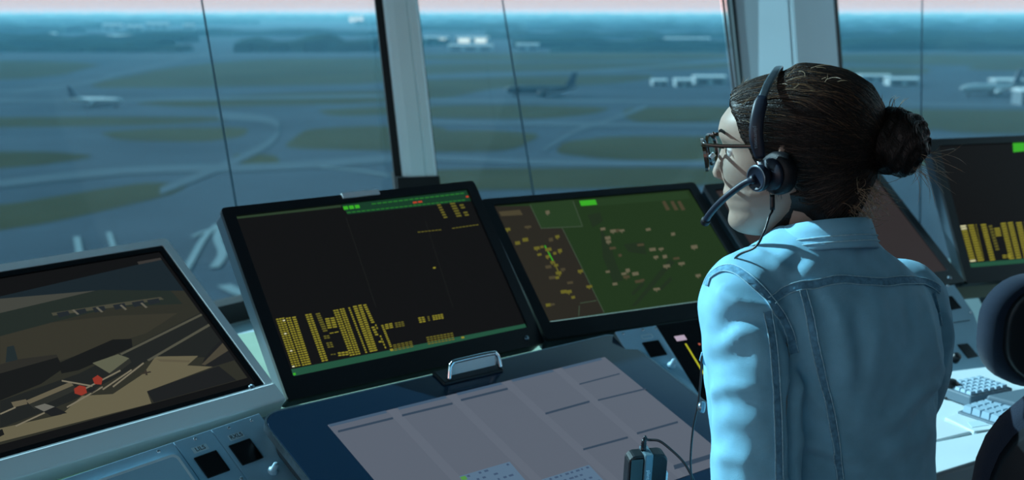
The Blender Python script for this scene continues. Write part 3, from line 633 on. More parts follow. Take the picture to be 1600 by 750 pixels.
tag(MB().prism([(p.x,p.y+.02) for p in base_r]+[(p.x,p.y+.16) for p in base_r[::-1]], 0, .50).build('wall_right', M_wall), 'low wall under the right window pane', 'wall', None, 'structure')
base_line = base_line[:3]+[D_(Z0)+Vector((-.1,0,0))]
tag(MB().prism(sill_in+sill[::-1], .66, Z0-.002).build('trim_3', M_sill), 'pale window sill behind the monitors', 'sill', None, 'structure')
tag(MB().prism([(p.x,p.y+.02) for p in base_line]+[(p.x,p.y+.16) for p in base_line[::-1]], 0, .70).build('wall_front', M_wall), 'low wall under the windows', 'wall', None, 'structure')
tag(MB().prism([(-3.6,-3.2),(3.6,-3.2),(3.6,4.6),(-3.6,4.6)], -.1, 0).build('floor', M_floor), 'dark carpet of the tower cab', 'floor', None, 'structure')
tag(MB().prism([(-3.2,-3.0),(3.4,-3.0),(3.4,4.3),(.9,4.35),(-.5,3.95),(-2.0,2.2),(-3.2,.8)], Z1, Z1+.12).build('ceiling', M_ceil), 'ceiling of the tower cab', 'ceiling', None, 'structure')
tag(MB().prism([(-.6,-3.3),(3.6,-3.3),(3.6,-3.2),(-.6,-3.2)], 0, Z1).build('wall_back_light_block', M_wall), 'unseen wall added behind the camera to cut light', 'wall', None, 'structure')  # full-height wall added out of view to dim light from behind
tag(MB().prism([(3.5,-3.2),(3.6,-3.2),(3.6,2.0),(3.5,2.0)], 0, Z1).build('wall_side_light_block', M_wall), 'unseen side wall added on the right to cut light', 'wall', None, 'structure')  # added out of view to shut out light from the right

# ------------------------------------------------------------------ airfield seen from the tower
GZ = CAMZ-45.0
def G(px, py, dz=0): return on_z(px, py, GZ+dz)
M_pave = mat('concrete_apron', (57,65,73), rough=.95, spec=0, vary=.12, vscale=.02)
M_taxi = mat('taxiway_concrete', (68,77,84), rough=.95, spec=0, vary=.06, vscale=.03)
M_grass = mat('dry_grass', (56,56,42), rough=.95, spec=0, vary=.14, vscale=.015)
M_tree = mat('dark_trees', (26,40,36), rough=.95, spec=0, vary=.3, vscale=.02)
M_line = mat('apron_paint', (98,110,114), rough=.8, spec=0)
g = MB().add([(-16000,60,GZ),(16000,60,GZ),(16000,30000,GZ),(-16000,30000,GZ),(-16000,-400,GZ),(16000,-400,GZ)], [(0,1,2,3),(4,5,1,0)]).build('ground', M_pave)
tag(g, 'airport apron and taxiway paving around the tower', 'ground', None, 'structure')
grass = [[(-900,92),(180,95),(60,127),(-900,138)],[(110,137),(280,103),(420,92),(640,90),(640,130),(300,136)],[(190,162),(420,146),(640,141),(640,160),(300,168)],
 [(-600,186),(330,182),(380,186),(250,196),(-600,206)],[(150,207),(250,200),(390,199),(382,213),(320,222),(190,220)],[(480,202),(560,197),(700,197),(700,236),(560,235),(440,231),(462,214)],
 [(-300,330),(0,322),(130,300),(230,285),(298,288),(270,304),(160,330),(60,352),(-300,400)],[(490,172),(640,165),(640,178),(520,182)],[(360,240),(430,242),(440,256),(380,262)],[(-300,240),(60,236),(160,244),(40,262),(-300,272)],
 [(640,84),(1135,82),(1135,92),(900,96),(640,94)],[(650,99),(1140,97),(1140,108),(760,112),(640,118)],[(640,126),(760,122),(900,118),(1020,116),(1018,124),(940,132),(780,136),(700,153),(640,154)],
 [(640,166),(780,164),(960,168),(930,178),(850,186),(640,184)],[(980,168),(1150,166),(1150,190),(1000,192),(968,182)],[(880,222),(960,213),(1150,214),(1150,252),(960,250),(866,240)],
 [(640,206),(760,204),(850,210),(800,236),(690,238),(640,236)],[(640,264),(1150,262),(1150,290),(640,300)],
 [(1290,84),(1700,86),(1700,104),(1290,100)],[(1290,104),(1460,106),(1440,118),(1290,116)],[(1290,170),(1700,174),(1700,206),(1290,200)],[(1460,180),(1700,178),(1700,210),(1470,208)],[(1370,232),(1480,230),(1490,260),(1380,262)],[(1540,96),(1700,98),(1700,112),(1500,110)]]
mb = MB()
for pl in grass:
    P = [Vector(p) for p in pl]; Q = []
    P3 = [G(*p) for p in pl]
    n = len(P3); out = []
    for i in range(n):                                  # rounded corners
        a, b, c = P3[i-1], P3[i], P3[(i+1)%n]
        for t in (.32,.16): out.append(b.lerp(a, t*.8) if t == .32 else (b.lerp(a,.12)+b.lerp(c,.04)-b))
        out.append(b.lerp(c,.12)+b.lerp(a,.04)-b); out.append(b.lerp(c,.256))
    mb.add([(p.x,p.y,GZ+.03+.006*grass.index(pl)) for p in out], [tuple(range(len(out)))])
tag(mb.build('grass', M_grass), 'dry grass areas between the taxiways', 'grass', None, 'stuff')
mb = MB(); zt = GZ+.19
for band, w in (((( -300,150),(60,140),(200,112),(330,82)),2.0),(((-600,88),(200,89),(600,84)),1.6),(((0,158),(240,156),(600,150)),2.2),(((640,120),(900,112),(1140,96)),1.6),(((640,158),(900,158),(1140,160)),2.2),
    (((640,246),(900,256),(1150,256)),4),(((850,236),(900,205),(960,186),(1010,166)),3),(((-100,300),(200,268),(420,262),(640,246)),6),(((340,180),(430,192),(420,225),(330,268),(250,300)),6),(((640,192),(1150,198)),3),(((1290,162),(1700,166)),3)):
    b = bez([(x,y,0) for x,y in band], 24); L = []; Rr = []
    for p in b: L.append(G(p.x,p.y-w)); Rr.append(G(p.x,p.y+w))
    n = len(b); zt += .008; mb.add([(p.x,p.y,zt) for p in L]+[(p.x,p.y,zt) for p in Rr], [(i,n+i,n+i+1,i+1) for i in range(n-1)])
tag(mb.build('taxiway', M_taxi), 'pale concrete taxiways crossing the grass', 'taxiway', None, 'structure')
mb = MB()
for band, w in ((((290,425),(318,375),(340,352)),1.2),(((335,420),(348,398),(340,372),(352,340)),1.6),(((300,372),(330,360),(372,352)),1.0),(((500,262),(560,268),(610,276)),1.4),(((430,470),(380,462),(350,448)),2.2),(((120,372),(125,400),(131,430)),1.2),(((170,365),(180,395),(192,420)),1.0)):
    b = bez([(x,y,0) for x,y in band], 16); n = len(b)
    P = [G(p.x,p.y) for p in b]
    L = []; 
    for i in range(n):
        t = (P[min(i+1,n-1)]-P[max(i-1,0)]).normalized(); q = Vector((-t.y,t.x,0))*w*.55
        L.append((P[i]-q, P[i]+q))
    zt += .008; mb.add([(a.x,a.y,zt) for a,_ in L]+[(c.x,c.y,zt) for _,c in L], [(i,n+i,n+i+1,i+1) for i in range(n-1)])
tag(mb.build('apron_marking', M_line), 'pale painted guide lines on the apron', 'marking', None, 'structure')
# belts of woodland towards the horizon
mb = MB()
def belt(y, x0, x1, h, depth, dens=1.0):                # a woodland belt: bumpy crowns with real depth
    a, b = G(x0,y), G(x1,y); n = max(8, int((b-a).length/(h*2.2)))
    n = min(n, 420); rings = []
    for i in range(n+1):
        p = a.lerp(b, i/n); hh = h*(.65+.5*random.random())*dens
        e = depth*(.8+.4*random.random())
        rings.append([(p.x,p.y-e*.5,GZ),(p.x,p.y-e*.45,GZ+hh*.7),(p.x,p.y-e*.1,GZ+hh),(p.x,p.y+e*.3,GZ+hh*(.8+.3*random.random())),(p.x,p.y+e*.5,GZ)])
    mb.loft(rings, 0, True, False)
for y, x0, x1, h, dp in ((23.5,-300,1900,45,600),(26,-300,1900,34,500),(29,-200,1900,26,400),(33,-300,1900,20,260),(38,-300,400,17,200),(40,560,1900,17,200),(46,-300,160,15,160),(48,640,1900,15,140),(52,-200,120,13,120),(56,200,600,14,110),(60,760,1900,13,120),
    (66,-300,300,13,110),(70,640,700,9,80),(74,-300,260,12,100),(74,800,1900,12,80),(80,380,590,17,90),(80,0,290,8,70),(80,860,1130,5,50),(78,1300,1900,13,90),(70,1290,1800,14,90),(62,1290,1900,16,110)):
    belt(y, x0, x1, h, dp)
tag(mb.build('forest', M_tree), 'dark belts of trees towards the horizon', 'forest', None, 'stuff')
# distant buildings: (left px, right px, base y, top y)
M_bw = mat('pale_cladding', (140,150,154), rough=.5); M_roof = mat('pale_roof', (168,174,176), rough=.35); M_bg = mat('grey_cladding', (84,95,102), rough=.6); M_dk = mat('dark_opening', (50,60,68), rough=.7)
M_sunglow = mat('sun_glow_emission', (230,220,210), rough=.3, emit=(255,232,214), estr=1.6)  # sun on the far facades, put in as warm emission
def building(x0, x1, yb, yt, label, bright=False, grey=False):
    a, b = G(x0,yb), G(x1,yb); w = (b-a).length; d = (a-CAM).length; h = max(4, (yb-yt)/F*d*.98); dep = max(12, w*.35)
    X = (b-a).normalized(); ang = math.atan2(X.y,X.x); c = (a+b)/2
    root = tag(empty('airport_building', Matrix.Translation((c.x,c.y,GZ)) @ Matrix.Rotation(ang,4,'Z')), label, 'building', 'distant airport buildings')
    MB().box((-w/2,0,0),(w/2,dep,h*.82)).build('wall', M_bg if grey else M_bw, root)
    k = MB(); k.loft([[(x,-.02*dep,h*.8),(x,-.02*dep,h*.86),(x,dep*.5,h),(x,dep*1.02,h*.86),(x,dep*1.02,h*.8)] for x in (-w/2-.5,w/2+.5)],0,True,False); k.build('roof', M_roof, root)
    n = max(2, min(6, int(w/18)))
    for i in range(n):
        xx = -w/2+w*(i+.5)/n; ww = w/n*.34
        MB().box((xx-ww,-.25,h*.10),(xx+ww,.05,h*(.7 if bright else .5))).build('window', M_sunglow if bright else M_dk, root)  # on bright halls these boxes glow in place of sunlight
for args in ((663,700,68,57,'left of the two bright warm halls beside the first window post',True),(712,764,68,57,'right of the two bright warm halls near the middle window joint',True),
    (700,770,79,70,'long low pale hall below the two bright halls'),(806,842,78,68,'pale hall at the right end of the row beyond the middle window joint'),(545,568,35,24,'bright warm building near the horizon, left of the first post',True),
    (160,190,47,38,'larger pale hall left of the left window joint'),(198,222,48,40,'pale hall right of the larger pale hall'),(228,262,45,36,'pale hall nearest the dark gap left of the joint'),(286,302,48,38,'small bright hall beside the left window joint'),
    (76,86,62,52,'tiny pale hut among trees at far left'),(138,152,64,54,'small pale hut under the larger pale hall'),(164,216,64,55,'long grey hall under the pale halls',False,True),
    (1040,1110,66,59,'long grey hall in the trees left of the corner post',False,True),
    (1345,1392,127,117,'left half of the pale hangar roofs beside the head'),(1390,1436,134,122,'right half of the pale hangar roofs beside the head'),(1020,1042,134,124,'pale shed on the apron farthest from the face'),(1056,1082,136,123,'pale shed between two others in front of the face'),(1086,1134,132,118,'wide pale shed nearest the corner post'),
    (1556,1600,140,124,'grey building at the far right of the apron',False,True),(1596,1660,166,140,'grey hall cut by the right edge of the picture',False,True)):
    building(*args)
# parked aircraft
def aircraft(px, py, length, yaw, label, m=None):
    p = G(px,py); root = tag(empty('airliner', Matrix.Translation((p.x,p.y,GZ)) @ Matrix.Rotation(yaw,4,'Z')), label, 'airliner', 'parked airliners')
    m = m or M_bw; L = length; r = L*.055; h = L*.10
    prof = [(-.5,.08),(-.48,.45),(-.42,.85),(-.34,1),(.15,1),(.3,.8),(.42,.42),(.5,.1)]
    MB().loft([[(x*L, math.cos(a)*r*s_, h+math.sin(a)*r*s_+(max(0,x-.15)*L*.06)) for a in [2*math.pi*i/14 for i in range(14)]] for x,s_ in prof]).build('fuselage', m, root)
    for s_ in (1,-1):
        MB().loft([[(-.06*L,0,h-.02*L),(.12*L,0,h-.02*L),(.12*L,0,h-.005*L),(-.06*L,0,h)],[(.16*L,s_*.46*L,h+.02*L),(.21*L,s_*.46*L,h+.02*L),(.21*L,s_*.46*L,h+.024*L),(.16*L,s_*.46*L,h+.026*L)]],0,True,False).build('wing', m, root)
        MB().loft([[(.38*L,0,h+.02*L),(.47*L,0,h+.02*L),(.47*L,0,h+.03*L),(.38*L,0,h+.03*L)],[(.46*L,s_*.17*L,h+.04*L),(.50*L,s_*.17*L,h+.04*L),(.50*L,s_*.17*L,h+.045*L),(.46*L,s_*.17*L,h+.045*L)]],0,True,False).build('tailplane', m, root)
        MB().lathe([(.5*r,-.05*L),(.6*r,0),(.45*r,.05*L)],(-.02*L,s_*.15*L,h-.045*L),(1,0,0),12).build('engine', m, root)
        MB().lathe([(0,-.01*L),(.022*L,-.01*L),(.022*L,.01*L),(0,.01*L)],(.05*L,s_*.05*L,.022*L),(0,1,0),12).build('wheel', M_gasket, root)
    MB().loft([[(.33*L,-.006*L,h+.04*L),(.47*L,-.006*L,h+.04*L),(.47*L,.006*L,h+.04*L),(.33*L,.006*L,h+.04*L)],[(.44*L,-.003*L,h+.23*L),(.51*L,-.003*L,h+.23*L),(.51*L,.003*L,h+.23*L),(.44*L,.003*L,h+.23*L)]],0,True,False).build('fin', mat('blue_fin',(44,66,84),.5), root)
    MB().lathe([(0,-.008*L),(.018*L,-.008*L),(.018*L,.008*L),(0,.008*L)],(-.36*L,0,.018*L),(0,1,0),12).build('wheel', M_gasket, root)
    return root
aircraft(150,167,30,2.9,'pale airliner parked on the taxiway left of the window joint')
aircraft(845,151,40,.15,'dark grey airliner on the apron right of the middle window joint', mat('grey_fuselage',(48,58,66),.5))
aircraft(1548,150,44,.4,'airliner parked beyond the right window joint')
# haze over the airfield
hz = bpy.data.materials.new('haze'); hz.use_nodes = True; nt = hz.node_tree; nt.nodes.clear()
o_ = nt.nodes.new('ShaderNodeOutputMaterial'); vs = nt.nodes.new('ShaderNodeVolumeScatter')
vs.inputs['Color'].default_value = (.22,.58,.80,1); vs.inputs['Density'].default_value = .0002; vs.inputs['Anisotropy'].default_value = 0
nt.links.new(vs.outputs[0], o_.inputs['Volume'])
hb = MB().box((-15000,70,GZ-2),(15000,20000,GZ+62)).build('haze', hz)
tag(hb, 'blue haze over the airfield', 'haze', None, 'stuff')

# ------------------------------------------------------------------ light
w = bpy.data.worlds.new('sky'); scene.world = w; w.use_nodes = True; nt = w.node_tree
bg = nt.nodes['Background']; tc = nt.nodes.new('ShaderNodeTexCoord'); sx = nt.nodes.new('ShaderNodeSeparateXYZ'); rp = nt.nodes.new('ShaderNodeValToRGB')
nt.links.new(tc.outputs['Generated'], sx.inputs[0]); nt.links.new(sx.outputs['Z'], rp.inputs['Fac']); nt.links.new(rp.outputs['Color'], bg.inputs['Color'])
el = rp.color_ramp.elements
el[0].position = 0.0; el[0].color = (1.15,.68,.60,1)
el[1].position = 1.0; el[1].color = (.22,.55,.72,1)
e = el.new(.05); e.color = (1.08,.70,.66,1)
e = el.new(.18); e.color = (.42,.72,.84,1)
bg.inputs['Strength'].default_value = 1.4
sun = bpy.data.lights.new('sun', 'SUN'); so = bpy.data.objects.new('sun', sun); COL.objects.link(so)
sun.energy = 12.5; sun.angle = R(.6); sun.color = (.86,.97,1)
sd = Vector((-.77,.34,.54)).normalized(); so.rotation_euler = sd.to_track_quat('Z','Y').to_euler(); so.location = (0,0,20)

scene.view_settings.view_transform = 'Standard'; scene.view_settings.look = 'None'; scene.view_settings.exposure = 0; scene.view_settings.gamma = 1
scene.view_settings.use_curve_mapping = False
scene.cycles.max_bounces = 8; scene.cycles.volume_bounces = 0; scene.cycles.transparent_max_bounces = 16

# ------------------------------------------------------------------ the seated person
BODY = Vector((.425,1.50,0)); BYAW = R(28)
RB = Vector((math.cos(BYAW), math.sin(BYAW), 0)); FB = Vector((-math.sin(BYAW), math.cos(BYAW), 0))
MBODY = Matrix(((RB.x,FB.x,0,BODY.x),(RB.y,FB.y,0,BODY.y),(0,0,1,0),(0,0,0,1)))
person = tag(empty('person', MBODY), 'seated person in a light blue denim jacket, dark hair in a bun', 'person')
HYAW = R(163-90)                                        # the head is turned to the left of the body
HC = Vector((.366,1.51,1.275))
HY = Vector((math.cos(R(163)), math.sin(R(163)), 0)); HX = Vector((HY.y,-HY.x,0)); PT = R(4)
HYp = (HY*math.cos(PT) - Vector((0,0,1))*math.sin(PT)); HZ = HX.cross(HYp)
MHEAD = Matrix(((HX.x,HYp.x,HZ.x,HC.x),(HX.y,HYp.y,HZ.y,HC.y),(HX.z,HYp.z,HZ.z,HC.z),(0,0,0,1)))
BI = MBODY.inverted(); H2B = BI @ MHEAD                 # head space to body space
def sst(x): x = min(1,max(0,x)); return x*x*(3-2*x)
def lerp_tab(tab, z):
    if z <= tab[0][0]: return tab[0][1]
    for (a,u),(b,v) in zip(tab, tab[1:]):
        if z <= b:
            t = (z-a)/(b-a); t = t*t*(3-2*t) if False else t
            return u+(v-u)*t
    return tab[-1][1]
ZF = [(-.114,.050),(-.110,.070),(-.103,.080),(-.095,.0845),(-.086,.083),(-.078,.0805),(-.072,.084),(-.066,.0865),(-.061,.0855),(-.057,.0895),(-.051,.0885),(-.044,.0860),(-.036,.0880),(-.02,.0880),(0,.0860),(.012,.0870),(.022,.0915),(.034,.0925),(.05,.0885),(.065,.078),(.08,.058),(.09,.036),(.096,.015),(.098,0)]
ZB = [(-.114,.030),(-.105,.010),(-.09,-.010),(-.07,-.028),(-.05,-.055),(-.03,-.078),(0,-.096),(.03,-.102),(.05,-.098),(.07,-.082),(.085,-.055),(.094,-.025),(.098,0)]
ZW = [(-.114,.014),(-.110,.024),(-.100,.036),(-.085,.047),(-.07,.054),(-.05,.060),(-.03,.065),(-.01,.069),(.02,.072),(.045,.069),(.065,.060),(.08,.045),(.09,.028),(.096,.012),(.098,.002)]
def head_pt(z, a, off=0.0):                             # a = 0 at the front, positive to the person's right
    yf, yb, w_ = lerp_tab(ZF,z)+off, lerp_tab(ZB,z)-off, lerp_tab(ZW,z)+off
    c, s_ = math.cos(a), math.sin(a)
    cy = max(yb+.35*(yf-yb), min(0.0, yf-.02)) if z > -.05 else (yf+yb)*.5
    ry = (yf-cy) if c >= 0 else (cy-yb)
    k = 2.3 if c >= 0 else 2.1
    r = (abs(c)**k+abs(s_)**k)**(-1/k)
    x, y = w_*s_*r, cy+ry*c*r
    if c > 0:                                           # cheeks and eye sockets
        ex = abs(x)
        y -= .007*math.exp(-((ex-.031)/.014)**2-((z-.004)/.012)**2)
        y += .003*math.exp(-((ex-.040)/.016)**2-((z+.030)/.018)**2)
        y -= .004*math.exp(-((ex-.045)/.012)**2-((z+.070)/.02)**2)
    return Vector((x,y,z if z < 0 else z*.89))
def head_rings(off, zs, n=72):
    return [[head_pt(z, 2*math.pi*j/n, off) for j in range(n)] for z in zs]
zs = [-.114+.212*(i/70) for i in range(71)]
def tmp_mesh(mb, voxel, smooth_it, fac=.5):
    """One closed continuous surface grown from overlapping lofts."""
    o = mb.build('tmp', M_skin)
    bm = bmesh.new(); bm.from_mesh(o.data); bmesh.ops.recalc_face_normals(bm, faces=bm.faces[:]); bm.to_mesh(o.data); bm.free()
    r = o.modifiers.new('r','REMESH'); r.mode = 'VOXEL'; r.voxel_size = voxel; r.use_smooth_shade = True
    if smooth_it:
        m = o.modifiers.new('s','SMOOTH'); m.iterations = smooth_it; m.factor = fac
    dg = bpy.context.evaluated_depsgraph_get(); me = bpy.data.meshes.new_from_object(o.evaluated_get(dg))
    bpy.data.objects.remove(o); me.materials.clear(); return me
def finish(me, name, mats, parent):
    me.name = name
    for m in (mats if isinstance(mats,(list,tuple)) else [mats]): me.materials.append(m)
    me.polygons.foreach_set('use_smooth', [True]*len(me.polygons))
    o = bpy.data.objects.new(name, me); COL.objects.link(o); o.parent = parent; return o
def ell(c, rx, ry, rot=0.0, n=24, ax=(Vector((1,0,0)),Vector((0,1,0))), k=2.0):
    out = []
    for j in range(n):
        a = 2*math.pi*j/n; ca, sa = math.cos(a), math.sin(a); r = (abs(ca)**k+abs(sa)**k)**(-1/k)
        out.append(Vector(c)+ax[0]*rx*ca*r+ax[1]*ry*sa*r)
    return out
def limb(mb, pts, rs, n=20, flat=1.0, per=6):           # tapered limb with rounded ends
    P = bez(pts, per*(len(pts)-1)); m = len(P)
    rr = [np.interp(i/(m-1)*(len(rs)-1), range(len(rs)), rs) for i in range(m)]
    d0 = (P[0]-P[1]).normalized(); d1 = (P[-1]-P[-2]).normalized()
    P = [P[0]+d0*rr[0]*.95, P[0]+d0*rr[0]*.6]+P+[P[-1]+d1*rr[-1]*.6, P[-1]+d1*rr[-1]*.95]
    rr = [rr[0]*.3, rr[0]*.8]+rr+[rr[-1]*.8, rr[-1]*.3]
    mb.tube(P, rr, n); return mb
def shear(p):                                           # the right shoulder hangs lower than the left
    p = Vector(p); t = min(1, max(0, (p.z-.72)/.3)); t = t*t*(3-2*t)
    u = min(1, max(0, (p.z-1.02)/.15)); u = u*u*(3-2*u)
    return Vector((p.x-.026*u, p.y+.012*u, p.z-.13*p.x*t))
# ---- body: head, neck, trunk, arms and hands as one surface (in body space)
b = MB()
def hb_(p): return H2B @ Vector(p)
b.loft([[hb_(p) for p in r] for r in head_rings(0, zs)])
# nose
nz = [(.016,.0875,.0045,.006),(.008,.0885,.0055,.007),(-.002,.0915,.0065,.008),(-.012,.0955,.0078,.009),(-.022,.0995,.0095,.010),(-.028,.1015,.0115,.0105),(-.034,.0995,.0125,.0105),(-.038,.094,.0105,.008)]
b.loft([[hb_((math.sin(2*math.pi*j/16)*w_, y-.004+math.cos(2*math.pi*j/16)*d_*.55, z)) for j in range(16)] for z,y,w_,d_ in nz])
# ears
for sd_ in (-1,1):
    b.loft([[hb_((sd_*(.068+dx+.004*math.cos(t)), -.004+sc*.017*math.cos(t)-.006*math.sin(t)*0.6, -.004+sc*.031*math.sin(t))) for t in [2*math.pi*j/24 for j in range(24)]] for dx,sc in ((0,.75),(.006,.95),(.011,1.0),(.013,.85))])
# neck
nb = Vector((.0,-.035,1.14)); 
limb(b, [hb_((0,-.018,-.02)), hb_((0,-.026,-.075)), hb_((0,-.032,-.115)), Vector((-.024,-.018,1.11))], [.051,.049,.048,.056], 28)
# trunk under the clothes
def trunk(tab, k=2.3, n=48):
    return [[Vector((w_*math.cos(a)*r, (yf+yb)/2+(yf-yb)/2*math.sin(a)*r, z)) for a in [2*math.pi*j/n for j in range(n)] for r in [(abs(math.cos(a))**k+abs(math.sin(a))**k)**(-1/k)]] for z,w_,yf,yb in tab]
b.loft([[shear(p) for p in r_] for r_ in trunk([(.44,.15,.08,-.10),(.56,.16,.09,-.105),(.70,.125,.085,-.085),(.85,.118,.09,-.085),(.98,.13,.10,-.095),(1.06,.135,.085,-.095),(1.11,.10,.05,-.08),(1.15,.05,.02,-.06)])])
sh = {}
LARM = [(-.138,-.014,1.075),(-.164,-.050,.98),(-.169,-.068,.830),(-.135,.10,.795),(-.10,.225,.765)]
RARM = [(.150,-.008,1.075),(.168,.0,.98),(.166,.045,.84),(.175,.16,.80),(.20,.27,.768)]
LARM = [tuple(shear(p)) for p in LARM]; RARM = [tuple(shear(p)) for p in RARM]
LH = BI @ at(985,850,1.68)                             # the left hand, just under the frame, round the talk switch
LARM[-1] = tuple(LH + Vector((-.005,-.085,.012))); LARM[-2] = tuple((Vector(LARM[2])+Vector(LARM[-1]))*.5+Vector((-.005,-.01,-.006)))
limb(b, LARM[:3], [.05,.044,.038], 20); limb(b, LARM[2:], [.038,.034,.026], 20)
limb(b, RARM[:3], [.05,.044,.038], 20); limb(b, RARM[2:], [.038,.034,.026], 20)
def hand(mb, wrist, palm_dir, palm_up, side, curl):
    D = palm_dir.normalized(); U = (palm_up-D*palm_up.dot(D)).normalized(); S = D.cross(U)*side   # S towards the thumb
    limb(mb, [wrist, wrist+D*.03], [.022,.024], 16)
    rings = []
    for t,wid,th in ((.01,.024,.014),(.035,.034,.014),(.065,.039,.0125),(.085,.038,.011)):
        rings.append(ell(wrist+D*t, wid, th, ax=(S,U), n=24, k=2.6))
    mb.loft(rings)
    for i,(o_,L_) in enumerate(((.029,.070),(.010,.078),(-.010,.073),(-.028,.058))):
        p = wrist+D*.072+S*o_; pts = [p]; d = D.copy(); q = p
        for k,fr_l in enumerate((.016/L_,.42,.30,.26)):
            d = (D*math.cos(curl*k*.55)-U*math.sin(curl*k*.55)).normalized(); q = q+d*L_*fr_l; pts.append(q)
        limb(mb, pts, [.009,.0092,.0085,.0078,.0068], 12, per=3)
    p = wrist+D*.025+S*.026; q = p+(D*.55+S*.7-U*.25).normalized()*.035; r_ = q+(D*.9+S*.15-U*.35).normalized()*.03; t_ = r_+(D*.9-S*.15-U*.5).normalized()*.024
    limb(mb, [p,q,r_,t_], [.014,.0105,.0098,.008], 12, per=3)
lw = Vector(LARM[-1]); hand(b, lw, Vector((.05,1,-.10)), Vector((-.75,.05,.65)), 1, .95)
rw = Vector(RARM[-1]); hand(b, rw, Vector((-.1,1,-.25)), Vector((.1,.2,1)), -1, .35)
me = tmp_mesh(b, .0031, 3)
body = finish(me, 'body', [M_skin, M_lip], person)
B2H = H2B.inverted()
mi = []
for p in body.data.polygons:
    h = B2H @ p.center
    mi.append(1 if (h.y > .074 and abs(h.x) < .024 and -.073 < h.z < -.0515 and abs(h.z+.0615) < .0105*(1-(h.x/.026)**2)) else 0)
body.data.polygons.foreach_set('material_index', mi)
MH = H2B                                                # children of the person placed in head space
for sx_ in (-1,1):
    e = MB(); e.lathe([(max(1e-4,.0106*math.sin(math.pi*i/14)), -.0106*math.cos(math.pi*i/14)) for i in range(15)], (0,0,0), (0,1,0), 24)
    eo = e.build('eye', M_eye, person); eo.matrix_local = H2B @ Matrix.Translation((sx_*.030,.0695,.003))
    e = MB(); e.lathe([(0,.0112),(.0033,.0109),(.0054,.0096),(.0054,.0088)], (0,0,0), (0,1,0), 20); io = e.build('iris', M_iris, eo)
    br = MB()
    for k in range(26):
        t = k/25; x = sx_*(.012+.036*t); z = .0245+.006*math.sin(t*2.2)-.003*t
        y = head_pt(z, math.atan2(x*1.0, .085)*1.0).y
        y = .0925-.25*x*x/.045-.001
        br.tube([(x,y,z),(x+sx_*.004,y-.0005,z+.003),(x+sx_*.009,y-.002,z+.0045)],[.0006,.0006,.0002],5)
    bo = br.build('eyebrow', M_hair, person); bo.matrix_local = H2B
    la = MB()
    for k in range(16):
        t = k/15; x = sx_*(.020+.023*t); z = .0075+.003*math.sin(t*3.1); y = .0845-.006*abs(t-.4)
        la.tube([(x,y,z),(x+sx_*.001*(t-.3),y+.005,z+.0005),(x+sx_*.003*(t-.3),y+.0085,z+.0035)],[.0005,.0004,.0002],5)
    lo = la.build('eyelash', M_hair, person); lo.matrix_local = H2B
# ---- denim jacket
j = MB()
j.loft([[shear(p)+Vector((.025*sst((1.05-p.z)/.2),0,0)) for p in r_] for r_ in trunk([(.46,.172,.125,-.125),(.60,.176,.125,-.125),(.66,.172,.128,-.120),(.75,.162,.135,-.108),(.85,.155,.148,-.104),(.95,.155,.160,-.114),(1.02,.158,.150,-.124),(1.065,.154,.115,-.120),(1.10,.147,.080,-.110),(1.13,.124,.048,-.097),(1.155,.086,.028,-.083),(1.172,.062,.020,-.074)], 2.5, 64)])
SL = [Vector(LARM[0])+Vector((.0,0,.0)), Vector(LARM[1]), Vector(LARM[2]), Vector(LARM[3]), Vector(LARM[4])-(Vector(LARM[4])-Vector(LARM[3])).normalized()*.02]
SR = [Vector(p) for p in RARM]; SR[4] = SR[4]-(SR[4]-SR[3]).normalized()*.02
limb(j, [Vector((-.100,-.015,1.095)), SL[0], SL[1], SL[2]], [.050,.062,.0575,.055], 32)
limb(j, [SL[1]*.25+SL[2]*.75, SL[2], SL[3], SL[4]], [.052,.053,.047,.040], 32)
limb(j, [Vector((.085,-.015,1.072)), SR[0]+Vector((.004,0,.0)), SR[1], SR[2]], [.046,.052,.053,.052], 32)
limb(j, [SR[1]*.25+SR[2]*.75, SR[2], SR[3], SR[4]], [.050,.052,.046,.040], 32)
jm = tmp_mesh(j, .0055, 9, .5)
nv = len(jm.vertices); co = np.empty(nv*3); jm.vertices.foreach_get('co', co); co = co.reshape(-1,3)
nm = np.empty(nv*3); jm.vertices.foreach_get('normal', nm); nm = nm.reshape(-1,3)
bvh = BVHTree.FromPolygons([tuple(v) for v in co], [tuple(p.vertices) for p in jm.polygons])
def pick(px, py, tree=None, Mi=BI):                     # the point of the cloth seen at a place of the photograph
    o = Mi @ CAM; d = (Mi.to_3x3() @ ray(px,py)).normalized()
    h = (tree or bvh).ray_cast(o, d); return (h[0], h[1]) if h[0] is not None else None
def cloth_line(px, n=24):
    out = []
    for p in bez([(x,y,0) for x,y in px], n):
        h = pick(p.x,p.y)
        if h: out.append(h)
    return out
disp = np.zeros(nv)
